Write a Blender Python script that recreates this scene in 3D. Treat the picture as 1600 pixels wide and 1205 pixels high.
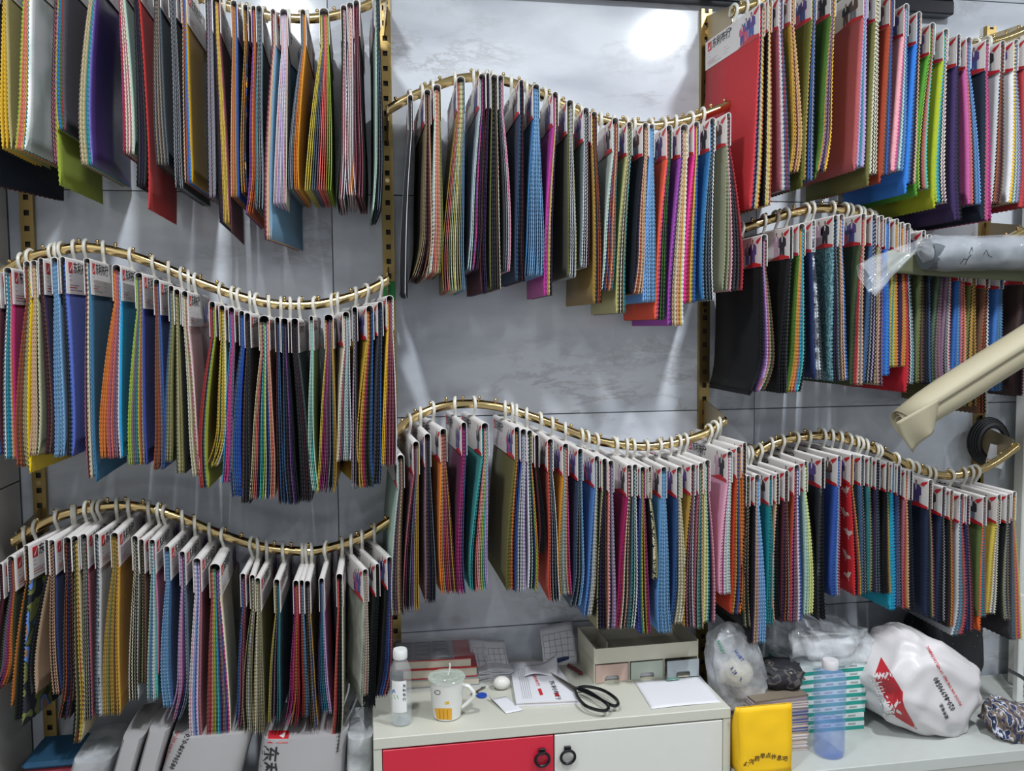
import bpy, math, random
import numpy as np
from mathutils import Vector, Matrix, noise
from mathutils.bvhtree import BVHTree
random.seed(7)
for o in list(bpy.data.objects): bpy.data.objects.remove(o, do_unlink=True)
scene = bpy.context.scene
COL = scene.collection
# ------------------------------------------------------------------ camera
FPX, YAW, PITCH, ROLL = 1348.09, 0.1694807, 0.0677497, -0.0084742
CAM = np.array([-0.0701276, -2.3596514, 1.5])
def basis():
    f = np.array([math.sin(YAW)*math.cos(PITCH), math.cos(YAW)*math.cos(PITCH), -math.sin(PITCH)])
    r = np.array([math.cos(YAW), -math.sin(YAW), 0.0]); u = np.cross(r, f)
    c, s = math.cos(ROLL), math.sin(ROLL)
    return np.array([c*r+s*u, -s*r+c*u, f])
RB = basis()
cam_d = bpy.data.cameras.new('camera'); cam = bpy.data.objects.new('camera', cam_d); COL.objects.link(cam)
cam_d.sensor_fit = 'HORIZONTAL'; cam_d.sensor_width = 36.0; cam_d.lens = FPX/1600*36; cam_d.clip_start = 0.02
M3 = Matrix((tuple(RB[0]), tuple(RB[1]), tuple(-RB[2]))).transposed()
cam.matrix_world = Matrix.Translation(Vector(CAM)) @ M3.to_4x4()
scene.camera = cam
# ------------------------------------------------------------------ light, exposure
scene.view_settings.view_transform = 'Standard'; scene.view_settings.look = 'None'
scene.view_settings.gamma = 1.0; scene.view_settings.use_curve_mapping = False
scene.view_settings.exposure = 0.12
world = bpy.data.worlds.new('world'); scene.world = world; world.use_nodes = True
world.node_tree.nodes['Background'].inputs[0].default_value = (0.82, 0.9, 1.0, 1)
world.node_tree.nodes['Background'].inputs[1].default_value = 0.42
LAMPS = [(1.27, -1.45, 40), (-0.36, -1.45, 29), (2.9, -1.45, 11), (-0.36, -3.6, 12), (1.27, -3.6, 14), (2.9, -3.6, 8)]
LAMP_LEN, LAMP_Z = 0.24, 2.86
def area(name, loc, sx, sy, power, col):
    l = bpy.data.lights.new(name, 'AREA'); l.shape = 'RECTANGLE'; l.size = sx; l.size_y = sy; l.energy = power; l.color = col
    o = bpy.data.objects.new(name, l); o.location = loc; COL.objects.link(o); return o
for lx, ly, p in LAMPS:
    area('ceiling_tube_light', (lx, ly, LAMP_Z-0.045), 0.10, LAMP_LEN, p, (0.93, 0.97, 1.0))

# ------------------------------------------------------------------ pixel helpers (1600 x 1205 frame)
def ray(px, py):
    return RB.T @ np.array([(px-800)/FPX, -(py-602.5)/FPX, 1.0])
def at(px, py, Y):
    d = ray(px, py); return CAM + d*((Y-CAM[1])/d[1])
def onz(px, py, z):
    d = ray(px, py); return CAM + d*((z-CAM[2])/d[2])
def pix(p):
    v = RB @ (np.asarray(p, float)-CAM); return 800+FPX*v[0]/v[2], 602.5-FPX*v[1]/v[2]

# ------------------------------------------------------------------ materials
def lin(h):
    h = h.lstrip('#'); r = []
    for i in (0, 2, 4):
        c = int(h[i:i+2], 16)/255; r.append(c/12.92 if c <= .04045 else ((c+.055)/1.055)**2.4)
    return tuple(r)
MC = {}
def new_mat(name):
    m = bpy.data.materials.new(name); m.use_nodes = True
    return m, m.node_tree, m.node_tree.nodes['Principled BSDF']
def nd(t, kind, **kw):
    n = t.nodes.new(kind)
    for k, v in kw.items():
        if k in n.inputs: n.inputs[k].default_value = v
        else: setattr(n, k, v)
    return n
def mat(name, hexc, rough=.5, metal=0., noise_amt=.06, scale=30., gain=1.0, spec=.5, trans=0., coat=0., sheen=0., bump=0.):
    key = (name, hexc)
    if key in MC: return MC[key]
    m, t, b = new_mat(name); c = tuple(min(.92, x*gain) for x in lin(hexc))
    b.inputs['Roughness'].default_value = rough; b.inputs['Metallic'].default_value = metal
    b.inputs['Specular IOR Level'].default_value = spec; b.inputs['Transmission Weight'].default_value = trans
    b.inputs['Coat Weight'].default_value = coat; b.inputs['Sheen Weight'].default_value = sheen
    tc = nd(t, 'ShaderNodeTexCoord'); ns = nd(t, 'ShaderNodeTexNoise', Scale=scale, Detail=4.)
    t.links.new(tc.outputs['Object'], ns.inputs['Vector'])
    mx = nd(t, 'ShaderNodeMix', data_type='RGBA')
    mx.inputs[6].default_value = tuple(x*(1-noise_amt) for x in c)+(1,); mx.inputs[7].default_value = tuple(min(1, x*(1+noise_amt)) for x in c)+(1,)
    t.links.new(ns.outputs['Fac'], mx.inputs[0]); t.links.new(mx.outputs[2], b.inputs['Base Color'])
    if bump:
        bp = nd(t, 'ShaderNodeBump', Strength=bump, Distance=.002); t.links.new(ns.outputs['Fac'], bp.inputs['Height']); t.links.new(bp.outputs[0], b.inputs['Normal'])
    MC[key] = m; return m
def film(name, tint='e8eef4', alpha=.25, rough=.12):
    if name in MC: return MC[name]
    m, t, b = new_mat(name); b.inputs['Base Color'].default_value = lin(tint)+(1,); b.inputs['Roughness'].default_value = rough
    b.inputs['Specular IOR Level'].default_value = .9
    ns = nd(t, 'ShaderNodeTexNoise', Scale=14., Detail=5.); cr = nd(t, 'ShaderNodeMapRange'); tc = nd(t, 'ShaderNodeTexCoord')
    t.links.new(tc.outputs['Object'], ns.inputs['Vector'])
    cr.inputs[1].default_value = .35; cr.inputs[2].default_value = .7; cr.inputs[3].default_value = alpha*.55; cr.inputs[4].default_value = min(1, alpha*1.8)
    t.links.new(ns.outputs['Fac'], cr.inputs[0]); t.links.new(cr.outputs[0], b.inputs['Alpha'])
    bp = nd(t, 'ShaderNodeBump', Strength=.5, Distance=.01); t.links.new(ns.outputs['Fac'], bp.inputs['Height']); t.links.new(bp.outputs[0], b.inputs['Normal'])
    MC[name] = m; return m
def patterned(name, cols, scale, kind='noise', rough=.7, stretch=(1, 1, 1)):
    """cloth print: bands of colour cut from a noise / wave field"""
    if name in MC: return MC[name]
    m, t, b = new_mat(name); b.inputs['Roughness'].default_value = rough
    tc = nd(t, 'ShaderNodeTexCoord'); mp = nd(t, 'ShaderNodeMapping'); mp.inputs['Scale'].default_value = stretch
    t.links.new(tc.outputs['Object'], mp.inputs[0])
    if kind == 'wave': ns = nd(t, 'ShaderNodeTexWave', Scale=scale, Distortion=0.); out = 'Fac'
    elif kind == 'voronoi': ns = nd(t, 'ShaderNodeTexVoronoi', Scale=scale); out = 'Distance'
    else: ns = nd(t, 'ShaderNodeTexNoise', Scale=scale, Detail=1.5); out = 'Fac'
    t.links.new(mp.outputs[0], ns.inputs['Vector'])
    rp = nd(t, 'ShaderNodeValToRGB'); rp.color_ramp.interpolation = 'CONSTANT' if kind != 'soft' else 'LINEAR'
    el = rp.color_ramp.elements
    for i, (p, h) in enumerate(cols):
        e = el[i] if i < 2 else el.new(p)
        e.position = p; e.color = tuple(min(.9, x*1.2) for x in lin(h))+(1,)
    t.links.new(ns.outputs[out], rp.inputs[0]); t.links.new(rp.outputs[0], b.inputs['Base Color'])
    MC[name] = m; return m

# ------------------------------------------------------------------ mesh helpers
def mesh_obj(name, verts, faces, m, parent=None, smooth=False, loc=None, midx=None):
    me = bpy.data.meshes.new(name); me.from_pydata([tuple(map(float, v)) for v in verts], [], faces)
    for mm in (m if isinstance(m, (list, tuple)) else [m]): me.materials.append(mm)
    if midx is not None: me.polygons.foreach_set('material_index', midx)
    if smooth: me.polygons.foreach_set('use_smooth', [True]*len(me.polygons))
    me.update()
    o = bpy.data.objects.new(name, me); COL.objects.link(o)
    if parent: o.parent = parent
    if loc is not None: o.location = tuple(map(float, loc))
    return o
def tag(o, label=None, cat=None, group=None, kind=None):
    for k, v in (('label', label), ('category', cat), ('group', group), ('kind', kind)):
        if v: o[k] = v
    return o
def thing(name, label, cat, loc=(0, 0, 0), rz=0., group=None):
    o = bpy.data.objects.new(name, None); COL.objects.link(o); o.empty_display_size = .05
    o.location = tuple(map(float, loc)); o.rotation_euler[2] = rz
    return tag(o, label, cat, group)
class B:
    """mesh collector"""
    def __init__(s): s.v = []; s.f = []; s.m = []
    def add(s, v, f, mi=0):
        n = len(s.v); s.v += [tuple(map(float, x)) for x in v]; s.f += [tuple(i+n for i in q) for q in f]; s.m += [mi]*len(f); return s
    def box(s, lo, hi, mi=0, bev=0.):
        (a, b, c), (d, e, g) = lo, hi
        if not bev:
            v = [(a,b,c),(d,b,c),(d,e,c),(a,e,c),(a,b,g),(d,b,g),(d,e,g),(a,e,g)]
            return s.add(v, [(0,3,2,1),(4,5,6,7),(0,1,5,4),(1,2,6,5),(2,3,7,6),(3,0,4,7)], mi)
        k = bev; v = []; q = 0
        for z, ins in ((c, k), (c+k, 0), (g-k, 0), (g, k)):
            x0, x1, y0, y1 = a+ins, d-ins, b+ins, e-ins; h = k*.0 if ins else k
            v += [(x0+h, y0, z), (x1-h, y0, z), (x1, y0+h, z), (x1, y1-h, z), (x1-h, y1, z), (x0+h, y1, z), (x0, y1-h, z), (x0, y0+h, z)]
        f = [tuple(range(7, -1, -1)), tuple(range(24, 32))]
        for r in range(3):
            for i in range(8): j = (i+1) % 8; f.append((r*8+i, r*8+j, r*8+8+j, r*8+8+i))
        return s.add(v, f, mi)
    def tube(s, path, rad, n=10, mi=0, cap=True, flat=1.0, up=None):
        P = [Vector(p) for p in path]; R = rad if isinstance(rad, (list, tuple)) else [rad]*len(P)
        v = []; prev = None
        for i, p in enumerate(P):
            t = (P[min(i+1, len(P)-1)]-P[max(i-1, 0)]).normalized()
            a = Vector(up) if up else (prev if prev else (Vector((0, 0, 1)) if abs(t.z) < .9 else Vector((1, 0, 0))))
            a = (a-t*a.dot(t)).normalized(); prev = a; b = t.cross(a)
            for k in range(n):
                w = 2*math.pi*k/n; v.append(p+a*(R[i]*math.cos(w)*flat)+b*(R[i]*math.sin(w)))
        f = [(r*n+k, r*n+(k+1) % n, r*n+n+(k+1) % n, r*n+n+k) for r in range(len(P)-1) for k in range(n)]
        if cap: f += [tuple(range(n-1, -1, -1)), tuple(range((len(P)-1)*n, len(P)*n))]
        return s.add(v, f, mi)
    def lathe(s, prof, c=(0, 0, 0), n=24, mi=0, cap=True):
        v = [(c[0]+r*math.cos(2*math.pi*k/n), c[1]+r*math.sin(2*math.pi*k/n), c[2]+z) for r, z in prof for k in range(n)]
        f = [(r*n+k, r*n+(k+1) % n, r*n+n+(k+1) % n, r*n+n+k) for r in range(len(prof)-1) for k in range(n)]
        if cap: f += [tuple(range(n-1, -1, -1)), tuple(range((len(prof)-1)*n, len(prof)*n))]
        return s.add(v, f, mi)
    def ball(s, c, r, n=10, m=6, mi=0, sc=(1, 1, 1)):
        pr = [(max(1e-5, r*math.sin(math.pi*i/m)), -r*math.cos(math.pi*i/m)) for i in range(m+1)]
        v = [(c[0]+a*math.cos(2*math.pi*k/n)*sc[0], c[1]+a*math.sin(2*math.pi*k/n)*sc[1], c[2]+z*sc[2]) for a, z in pr for k in range(n)]
        f = [(q*n+k, q*n+(k+1) % n, q*n+n+(k+1) % n, q*n+n+k) for q in range(m) for k in range(n)]
        return s.add(v, f, mi)
    def prism(s, poly, d, mi=0):
        """poly: closed list of 3d points (planar), d: extrusion vector"""
        n = len(poly); d = Vector(d); p = [Vector(q) for q in poly]
        return s.add(p+[q+d for q in p], [tuple(range(n-1, -1, -1)), tuple(range(n, 2*n))]+[(i, (i+1) % n, n+(i+1) % n, n+i) for i in range(n)], mi)
    def build(s, name, m, parent=None, smooth=False, loc=None):
        o = mesh_obj(name, s.v, s.f, m, parent, smooth, loc, s.m)
        if smooth and hasattr(o.data, 'set_sharp_from_angle'): o.data.set_sharp_from_angle(angle=math.radians(40))
        return o
TXT = {}
def text_mesh(body, res=1):
    """-> (verts, faces) of the lettering, height about 1, left aligned on x"""
    if body not in TXT:
        cu = bpy.data.curves.new('lettering', 'FONT'); cu.body = body; cu.size = 1; cu.resolution_u = res; cu.offset = .02
        o = bpy.data.objects.new('lettering', cu); COL.objects.link(o)
        dg = bpy.context.evaluated_depsgraph_get(); me = bpy.data.meshes.new_from_object(o.evaluated_get(dg))
        TXT[body] = (np.array([v.co[:] for v in me.vertices]), [tuple(p.vertices) for p in me.polygons])
        bpy.data.objects.remove(o); bpy.data.curves.remove(cu); bpy.data.meshes.remove(me)
    return TXT[body]
def crm(pts, per=8):
    """Catmull-Rom through 2-d or 3-d points"""
    P = [np.array(p, float) for p in pts]; P = [2*P[0]-P[1]]+P+[2*P[-1]-P[-2]]; out = []
    for i in range(1, len(P)-2):
        for k in range(per):
            t = k/per; a, b, c, d = P[i-1:i+3]
            out.append(.5*((2*b)+(c-a)*t+(2*a-5*b+4*c-d)*t*t+(3*b-a-3*c+d)*t**3))
    return out+[P[-2]]
# ------------------------------------------------------------------ the room
def marble():
    m, t, b = new_mat('grey white marble tile'); b.inputs['Roughness'].default_value = .1; b.inputs['Specular IOR Level'].default_value = .55
    tc = nd(t, 'ShaderNodeTexCoord'); oi = nd(t, 'ShaderNodeObjectInfo'); ad = nd(t, 'ShaderNodeVectorMath', operation='ADD')
    ml = nd(t, 'ShaderNodeVectorMath', operation='SCALE'); ml.inputs[3].default_value = 9.
    cb = nd(t, 'ShaderNodeCombineXYZ')
    for i in range(3): t.links.new(oi.outputs['Random'], cb.inputs[i])
    t.links.new(cb.outputs[0], ml.inputs[0]); t.links.new(tc.outputs['Object'], ad.inputs[0]); t.links.new(ml.outputs[0], ad.inputs[1])
    rot = nd(t, 'ShaderNodeMapping'); rot.inputs['Rotation'].default_value = (0, math.radians(38), 0); rot.inputs['Scale'].default_value = (1.0, 1.0, 2.6)
    t.links.new(ad.outputs[0], rot.inputs[0])
    warp = nd(t, 'ShaderNodeTexNoise', Scale=2.2, Detail=6., Distortion=.2); t.links.new(rot.outputs[0], warp.inputs['Vector'])
    cloud = nd(t, 'ShaderNodeValToRGB'); e = cloud.color_ramp.elements
    e[0].position = .36; e[0].color = lin('bec4ce')+(1,); e[1].position = .58; e[1].color = lin('e0e5ed')+(1,)
    t.links.new(warp.outputs['Fac'], cloud.inputs[0])
    vein = nd(t, 'ShaderNodeTexNoise', Scale=2.6, Detail=9., Roughness=.68, Distortion=.35); t.links.new(rot.outputs[0], vein.inputs['Vector'])
    ab = nd(t, 'ShaderNodeMath', operation='SUBTRACT'); ab.inputs[1].default_value = .5; t.links.new(vein.outputs['Fac'], ab.inputs[0])
    a2 = nd(t, 'ShaderNodeMath', operation='ABSOLUTE'); t.links.new(ab.outputs[0], a2.inputs[0])
    mr = nd(t, 'ShaderNodeMapRange'); mr.inputs[1].default_value = 0.; mr.inputs[2].default_value = .035; mr.inputs[3].default_value = .38; mr.inputs[4].default_value = 0.
    t.links.new(a2.outputs[0], mr.inputs[0])
    gate = nd(t, 'ShaderNodeTexNoise', Scale=1.7, Detail=2.); t.links.new(rot.outputs[0], gate.inputs['Vector'])
    g2 = nd(t, 'ShaderNodeMapRange'); g2.inputs[1].default_value = .52; g2.inputs[2].default_value = .66; t.links.new(gate.outputs['Fac'], g2.inputs[0])
    gm = nd(t, 'ShaderNodeMath', operation='MULTIPLY'); t.links.new(mr.outputs[0], gm.inputs[0]); t.links.new(g2.outputs[0], gm.inputs[1])
    mx = nd(t, 'ShaderNodeMix', data_type='RGBA'); t.links.new(gm.outputs[0], mx.inputs[0]); t.links.new(cloud.outputs[0], mx.inputs[6]); mx.inputs[7].default_value = lin('8a7e7c')+(1,)
    t.links.new(mx.outputs[2], b.inputs['Base Color']); return m
MARBLE = marble()
GROUT = mat('dark grout', '6c6e70', .9)
SX0, SX1, SY0, CEIL = -0.94, 4.2, -5.2, 2.95
tag(B().box((SX0-.1, .004, -.05), (SX1, .1, CEIL)).build('wall_back', GROUT), kind='structure')
wb_ = bpy.data.objects['wall_back']
J0, S1 = -0.147, 1.855
xs = [SX0] + [J0+1.2*k for k in range(0, 5) if J0+1.2*k < SX1] + [SX1]
zs = [0, S1-1.8+.0, S1-1.2, S1-.6, S1, S1+.6, CEIL]
for i in range(len(zs)-1):
    for j in range(len(xs)-1):
        w, h = xs[j+1]-xs[j], zs[i+1]-zs[i]
        if w < .02 or h < .02: continue
        B().box((-w/2+.0012, 0, -h/2+.0014), (w/2-.0012, .009, h/2-.0014), bev=.0008).build('wall_tile', MARBLE, wb_, loc=((xs[j]+xs[j+1])/2, .0, (zs[i]+zs[i+1])/2))
SIDE = mat('side wall grey panel', 'c6c4c0', .4, scale=4., noise_amt=.05)
wl = tag(B().box((SX0-.1, SY0, -.05), (SX0-.006, .1, CEIL)).build('wall_left', GROUT), kind='structure')
zl = [0, 1.12, 2.32, CEIL]
for i in range(3):
    for j, (y0, y1) in enumerate(((-1.2, -.004), (-2.4, -1.2), (-3.6, -2.4), (-4.8, -3.6))):
        B().box((-.006, y0+.002, zl[i]+.002), (0, y1-.002, zl[i+1]-.002)).build('wall_panel', SIDE, wl, loc=(SX0, 0, 0))
tag(B().box((SX0-.1, SY0, -.05), (SX1, .1, 0)).build('floor', mat('pale grey floor tile', 'a8a8a6', .25, scale=3.)), kind='structure')
tag(B().box((SX0-.1, SY0, CEIL), (SX1, .1, CEIL+.05)).build('ceiling', mat('white ceiling', 'dcdedf', .8)), kind='structure')
tag(B().box((SX1, SY0, 0), (SX1+.1, .1, CEIL)).build('wall_right', mat('far side wall', 'b4b4b2', .6)), kind='structure')
WHT = mat('white enamel', 'd6d8d6', .35); LEDM = mat('lamp diffuser', 'f4f6f8', .4)
for lx, ly, p in LAMPS:
    t = thing('ceiling_lamp', 'white rectangular ceiling lamp with frosted diffuser', 'lamp', (lx, ly, CEIL-.001), group='rectangular ceiling lamps')
    B().box((-.08, -LAMP_LEN/2-.02, -.06), (.08, LAMP_LEN/2+.02, 0), bev=.006).build('lamp_body', WHT, t)
    B().box((-.065, -LAMP_LEN/2, -.084), (.065, LAMP_LEN/2, -.06), bev=.006).build('diffuser', LEDM, t)

# ------------------------------------------------------------------ gold slotted uprights
GOLD = mat('polished brass', 'd6bc86', .16, 1., noise_amt=.1, scale=12.)
GOLD2 = mat('brushed brass', 'a8905c', .33, 1., noise_amt=.12, scale=20.)
PLATE = mat('dull champagne plate', 'a8997c', .38, .85)
DARK = mat('slot shadow steel', '4a4640', .5, .4)
BAY = 0.8915
def upright(x, top, label):
    t = thing('slotted_upright', label, 'upright', (x, 0, 0.0), group='gold slotted wall uprights')
    b = B(); w, d = .0155, .016; z0, n, pitch, sw, sh = .3, int((top-.3)/.0388), .0388, .0062, .0068
    b.box((-w, -d, z0), (-sw, -d+.002, top)); b.box((sw, -d, z0), (w, -d+.002, top))
    b.box((-w, -d+.002, z0), (-w+.002, -.001, top)); b.box((w-.002, -d+.002, z0), (w, -.001, top))
    z = z0
    for i in range(n+1):
        zn = min(top, z0+pitch*(i+.5)-sh)
        if zn > z: b.box((-sw, -d, z), (sw, -d+.002, zn))
        z = zn+2*sh
        if z > top: break
    if z < top: b.box((-sw, -d, z), (sw, -d+.002, top))
    b.build('channel', GOLD2, t)
    B().box((-w+.003, -.0045, z0), (w-.003, -.0015, top)).build('channel_back', DARK, t)
    for k in (.62, 1.12, 1.56, 1.9, 2.3):
        if k < top-.03:
            zz = z0+pitch*round((k-z0)/pitch)
            B().tube([(0, -d-.0016, zz), (0, -d+.0005, zz)], .006, 10).build('screw', GOLD, t)
    return t
upright(-BAY, 2.42, 'gold slotted upright against the grey side wall corner')
up_mid = upright(0, 2.46, 'gold slotted upright with green film, beside the red door cabinet')
upright(BAY, 2.381, 'gold slotted upright behind the bright red fabric bundle')
upright(2*BAY, 2.379, 'gold slotted upright with black coil hung on it')
GRN = mat('green protective film', '3fae58', .35)
B().box((-.0162, -.0172, 1.575), (.0162, -.0162, 1.625)).build('film_remnant', GRN, up_mid)
B().box((-.0172, -.0176, 1.50), (.006, -.0166, 1.535)).build('film_remnant', GRN, up_mid)

# ------------------------------------------------------------------ framed display above the rails
t = thing('framed_display', 'black framed glazed display board mounted high above the rails', 'display', (.9, -.002, 2.393))
FB = mat('black frame', '1b1c24', .3)
B().box((-.78, -.045, 0), (.737, 0, .04), bev=.004).build('frame_bar', FB, t)
B().box((.697, -.045, .0405), (.737, 0, .5), bev=.004).build('frame_bar', FB, t)
B().box((-.78, -.045, .0405), (-.74, 0, .5), bev=.004).build('frame_bar', FB, t)
B().box((-.739, -.012, .0405), (.696, -.002, .5)).build('glass_panel', patterned('pale glass print', [(0., 'a8bcc4'), (.35, '8fa4ae'), (.5, 'b8ccd2'), (.7, '9ab0b8')], 9., 'noise', .15, (8, 1, .4)), t)

# ------------------------------------------------------------------ brass wave rails
YR = -0.18
RAILS = [
 ('top rail beside grey side wall', [(-10,-12),(40,-50),(80,-60),(125,-66),(170,-62),(215,-48),(260,-30),(300,-10),(340,6),(380,17),(420,25),(460,29),(500,28),(540,20),(575,8),(606,-8)]),
 ('middle rail beside grey side wall', [(2,428),(40,405),(80,394),(125,387),(170,391),(215,403),(260,420),(300,437),(340,452),(380,465),(420,474),(460,477),(500,475),(540,466),(575,454),(606,438)]),
 ('bottom rail beside grey side wall', [(22,846),(50,828),(90,808),(130,797),(170,791),(210,791),(250,799),(290,812),(330,829),(370,843),(410,855),(450,860),(490,861),(530,852),(570,838),(612,812)]),
 ('upper rail above red door cabinet', [(606,172),(640,153),(700,128),(745,121),(800,130),(850,149),(900,174),(950,190),(1010,197),(1060,191),(1100,179),(1142,163)]),
 ('lower rail above red door cabinet', [(618,678),(640,657),(683,637),(731,631),(780,636),(830,651),(880,670),(920,685),(960,694),(1010,698),(1060,691),(1100,678),(1132,658)]),
 ('top rail above low white counter', [(1146,18),(1165,11),(1195,2),(1235,-8),(1275,-12),(1299,-9),(1338,3),(1358,15),(1377,28),(1397,42),(1417,53),(1450,66),(1480,71),(1510,72),(1540,68),(1570,60),(1600,48)]),
 ('middle rail above low white counter', [(1163,357),(1185,349),(1210,341),(1240,333),(1270,327),(1300,326),(1330,330),(1360,339),(1390,352),(1420,368),(1450,381),(1480,390),(1510,392),(1540,387),(1570,376),(1598,362)]),
 ('bottom rail above low white counter', [(1180,708),(1205,695),(1240,685),(1290,681),(1330,689),(1375,706),(1420,728),(1460,741),(1490,743),(1530,735),(1560,719),(1588,698)]),
]
RXZ = []
for ri, (rn, pts) in enumerate(RAILS):
    P = [at(x, y, YR) for x, y in pts]; C = crm([(p[0], p[2]) for p in P], 6); C = np.array(C)
    RXZ.append(C)
    c0 = C[0]; t = thing('wave_rail', 'wavy brass hanging rail with pegs, the '+rn, 'rail', (c0[0], YR, c0[1]), group='wavy brass hanging rails')
    L = [(p[0]-c0[0], 0, p[1]-c0[1]) for p in C]
    B().tube(L, .0116, 14).build('rod', GOLD, t, True)
    S = np.concatenate([[0], np.cumsum(np.hypot(*np.diff(C, axis=0).T))]); npeg = int(S[-1]/.0405)
    pb = B().tube([(0, 0, .009), (0, 0, .0145)], .0022, 6); pb.ball((0, 0, .0172), .0046, 10, 6)
    peg = None
    for k in range(npeg):
        s = (k+.55)*S[-1]/npeg; x = np.interp(s, S, C[:, 0])-c0[0]; z = np.interp(s, S, C[:, 1])-c0[1]
        if peg is None: peg = pb.build('peg', GOLD, t, True, (x, 0, z))
        else:
            q = peg.copy(); COL.objects.link(q); q.parent = t; q.location = (x, 0, z)
    for e in (0, -1):
        ex, ez = C[e, 0]-c0[0], C[e, 1]-c0[1]
        col = min((k*BAY for k in range(-1, 3)), key=lambda v: abs(v-C[e, 0]))-c0[0]
        s = 1 if e == 0 else -1
        B().prism([(ex, .009, ez-.024), (ex, .009, ez+.02), (col, -YR-.0175, ez+.045), (col, -YR-.0175, ez-.05)], (.003*s, 0, 0)).build('bracket', PLATE, t)
        B().tube([(ex-.003, 0, ez), (ex+.003, 0, ez)], .0122, 14).build('end_cap', GOLD, t, True)
# ------------------------------------------------------------------ fabric colours (letter -> name, colour as seen)
PAL = dict(k=('black','101115'), n=('navy','182034'), N=('dark blue','2c3c74'), b=('blue','2f5fae'), B=('bright blue','2a80d4'), s=('sky blue','78aadc'), S=('steel blue','5b88ac'),
 t=('teal','2a7f88'), T=('turquoise','48bcb4'), c=('cyan','1e9ac8'), g=('green','3c6c28'), G=('dark green','2e3c28'), o=('olive','6c6c32'), O=('ochre','b48a30'), y=('mustard','ccb63c'),
 Y=('golden yellow','e6b41c'), l=('lime green','98b838'), e=('beige','c8b48c'), E=('cream','d8d2bc'), w=('white','dcdce0'), W=('light grey','b8bcc0'), a=('grey','868a92'), A=('charcoal','3a3a40'),
 r=('red','b02c36'), R=('bright red','c43a40'), m=('maroon','5c2632'), p=('pink','d898a8'), P=('hot pink','d0408c'), M=('magenta','982c68'), v=('violet','7c4490'), V=('purple','33254c'),
 L=('lilac','b49ad0'), d=('brown','6a4a38'), D=('dark brown','34262a'), u=('orange','d8782c'), U=('rust','a84c2c'), C=('coral','e0685a'), x=('peach','d0a080'), z=('mint','acccbc'),
 q=('slate grey','5a6a78'), i=('indigo','44509c'), j=('denim blue','365a86'), f=('taupe','8c7c6a'), F=('khaki','9a9468'), h=('rose','a85868'), H=('mauve','84627a'))
PATN = {'1':'mottled silver','2':'blue violet sheen','4':'dark floral','6':'blue green camouflage','7':'grey camouflage','8':'grey green mottled','9':'cream leaf print','%':'red bird print','&':'ochre striped','^':'pink striped','!':'teal heather','$':'black blotched'}
SATIN = set('YOcTPMFy')
def dull(h, k=.16, v=.94):
    r = [int(h[i:i+2], 16) for i in (0, 2, 4)]; g = .3*r[0]+.59*r[1]+.11*r[2]
    return ''.join('%02x' % max(0, min(255, int((x+(g-x)*k)*v))) for x in r)
def fabric(c, hexo=None):
    if c in PATN and not hexo:
        if c == '1': return patterned('silver mottled cloth', [(.0,'98a09c'),(.38,'b4bcb8'),(.46,'ccd4d2'),(.55,'e0e6e6')], 9., 'soft', .35)
        if c == '2': return patterned('blue violet sheen cloth', [(.0,'4a5c8c'),(.40,'54549a'),(.5,'4c3472'),(.62,'2c2a54')], 3., 'soft', .3, (1, 2, .3))
        if c == '4': return patterned('dark floral cloth', [(0.,'1a1c20'),(.52,'2c4a8a'),(.56,'1a1c20'),(.62,'c8a030'),(.66,'b85028')], 26.)
        if c == '6': return patterned('camouflage cloth', [(0.,'20242c'),(.40,'6a7040'),(.52,'3c4430'),(.57,'5a7cc0'),(.64,'8a6a50')], 16.)
        if c == '7': return patterned('grey camouflage cloth', [(0.,'34383e'),(.42,'8c9298'),(.50,'b0b6bc'),(.58,'54585e')], 24.)
        if c == '8': return patterned('grey green mottled cloth', [(0.,'6c7068'),(.4,'82867e'),(.6,'969a90')], 30., 'soft')
        if c == '9': return patterned('leaf print cloth', [(0.,'d4ccb0'),(.47,'2a2e34'),(.55,'c8c0a4'),(.6,'6c7450')], 45.)
        if c == '%': return mat('red printed cotton', 'b01c26', .8, gain=1.2)
        if c == '&': return patterned('ochre striped cloth', [(0.,'a08028'),(.5,'6c5420'),(.62,'b08c30')], 22., 'wave', .7, (.01, .01, 1))
        if c == '^': return patterned('pink striped cloth', [(0.,'c08890'),(.5,'a07880'),(.7,'cc98a0')], 40., 'wave', .7, (.01, .7, .7))
        if c == '!': return patterned('teal heather cloth', [(0.,'2c5058'),(.45,'466e76'),(.55,'608a90')], 160., 'noise')
        if c == '$': return patterned('black blotched cloth', [(0.,'1c2024'),(.6,'3c4448')], 14.)
    h = hexo or dull(PAL[c][1])
    return mat('cloth '+h, h, .42 if c in SATIN else .78, noise_amt=.09, scale=120., gain=.98, spec=.2, sheen=.04)
CARD = mat('white card stock', 'dcd8d6', .55, noise_amt=.02)
CARDIN = CARD
HOOKM = mat('milky plastic', 'd2d0c6', .35, noise_amt=.03, trans=.0, spec=.5)
INK = dict(red=mat('red print', 'c0252f', .5), black=mat('black print', '1c1c1e', .5), grey=mat('grey print', 'a4a2a6', .6), hole=mat('eyelet shadow', '4c4844', .7), skin=mat('skin tone print', 'b08070', .6), hair=mat('dark hair print', '2c2626', .6),
 blue=mat('blue jacket print', '4a5ea0', .6), purple=mat('purple jacket print', '5a4888', .6), brown=mat('brown jacket print', '5c4a44', .6), pink=mat('pink coat print', 'c05878', .6), suit=mat('dark suit print', '2a2c34', .6), white=mat('white print', 'e8e6e6', .5), lilac=mat('lilac dress print', 'c0a0b4', .6), steel=mat('grey coat print', '707888', .6), cream=mat('cream print', 'd8d2bc', .6))
INKN = list(INK)
CW, CH = .30, .08
PRINTS = {}
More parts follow.
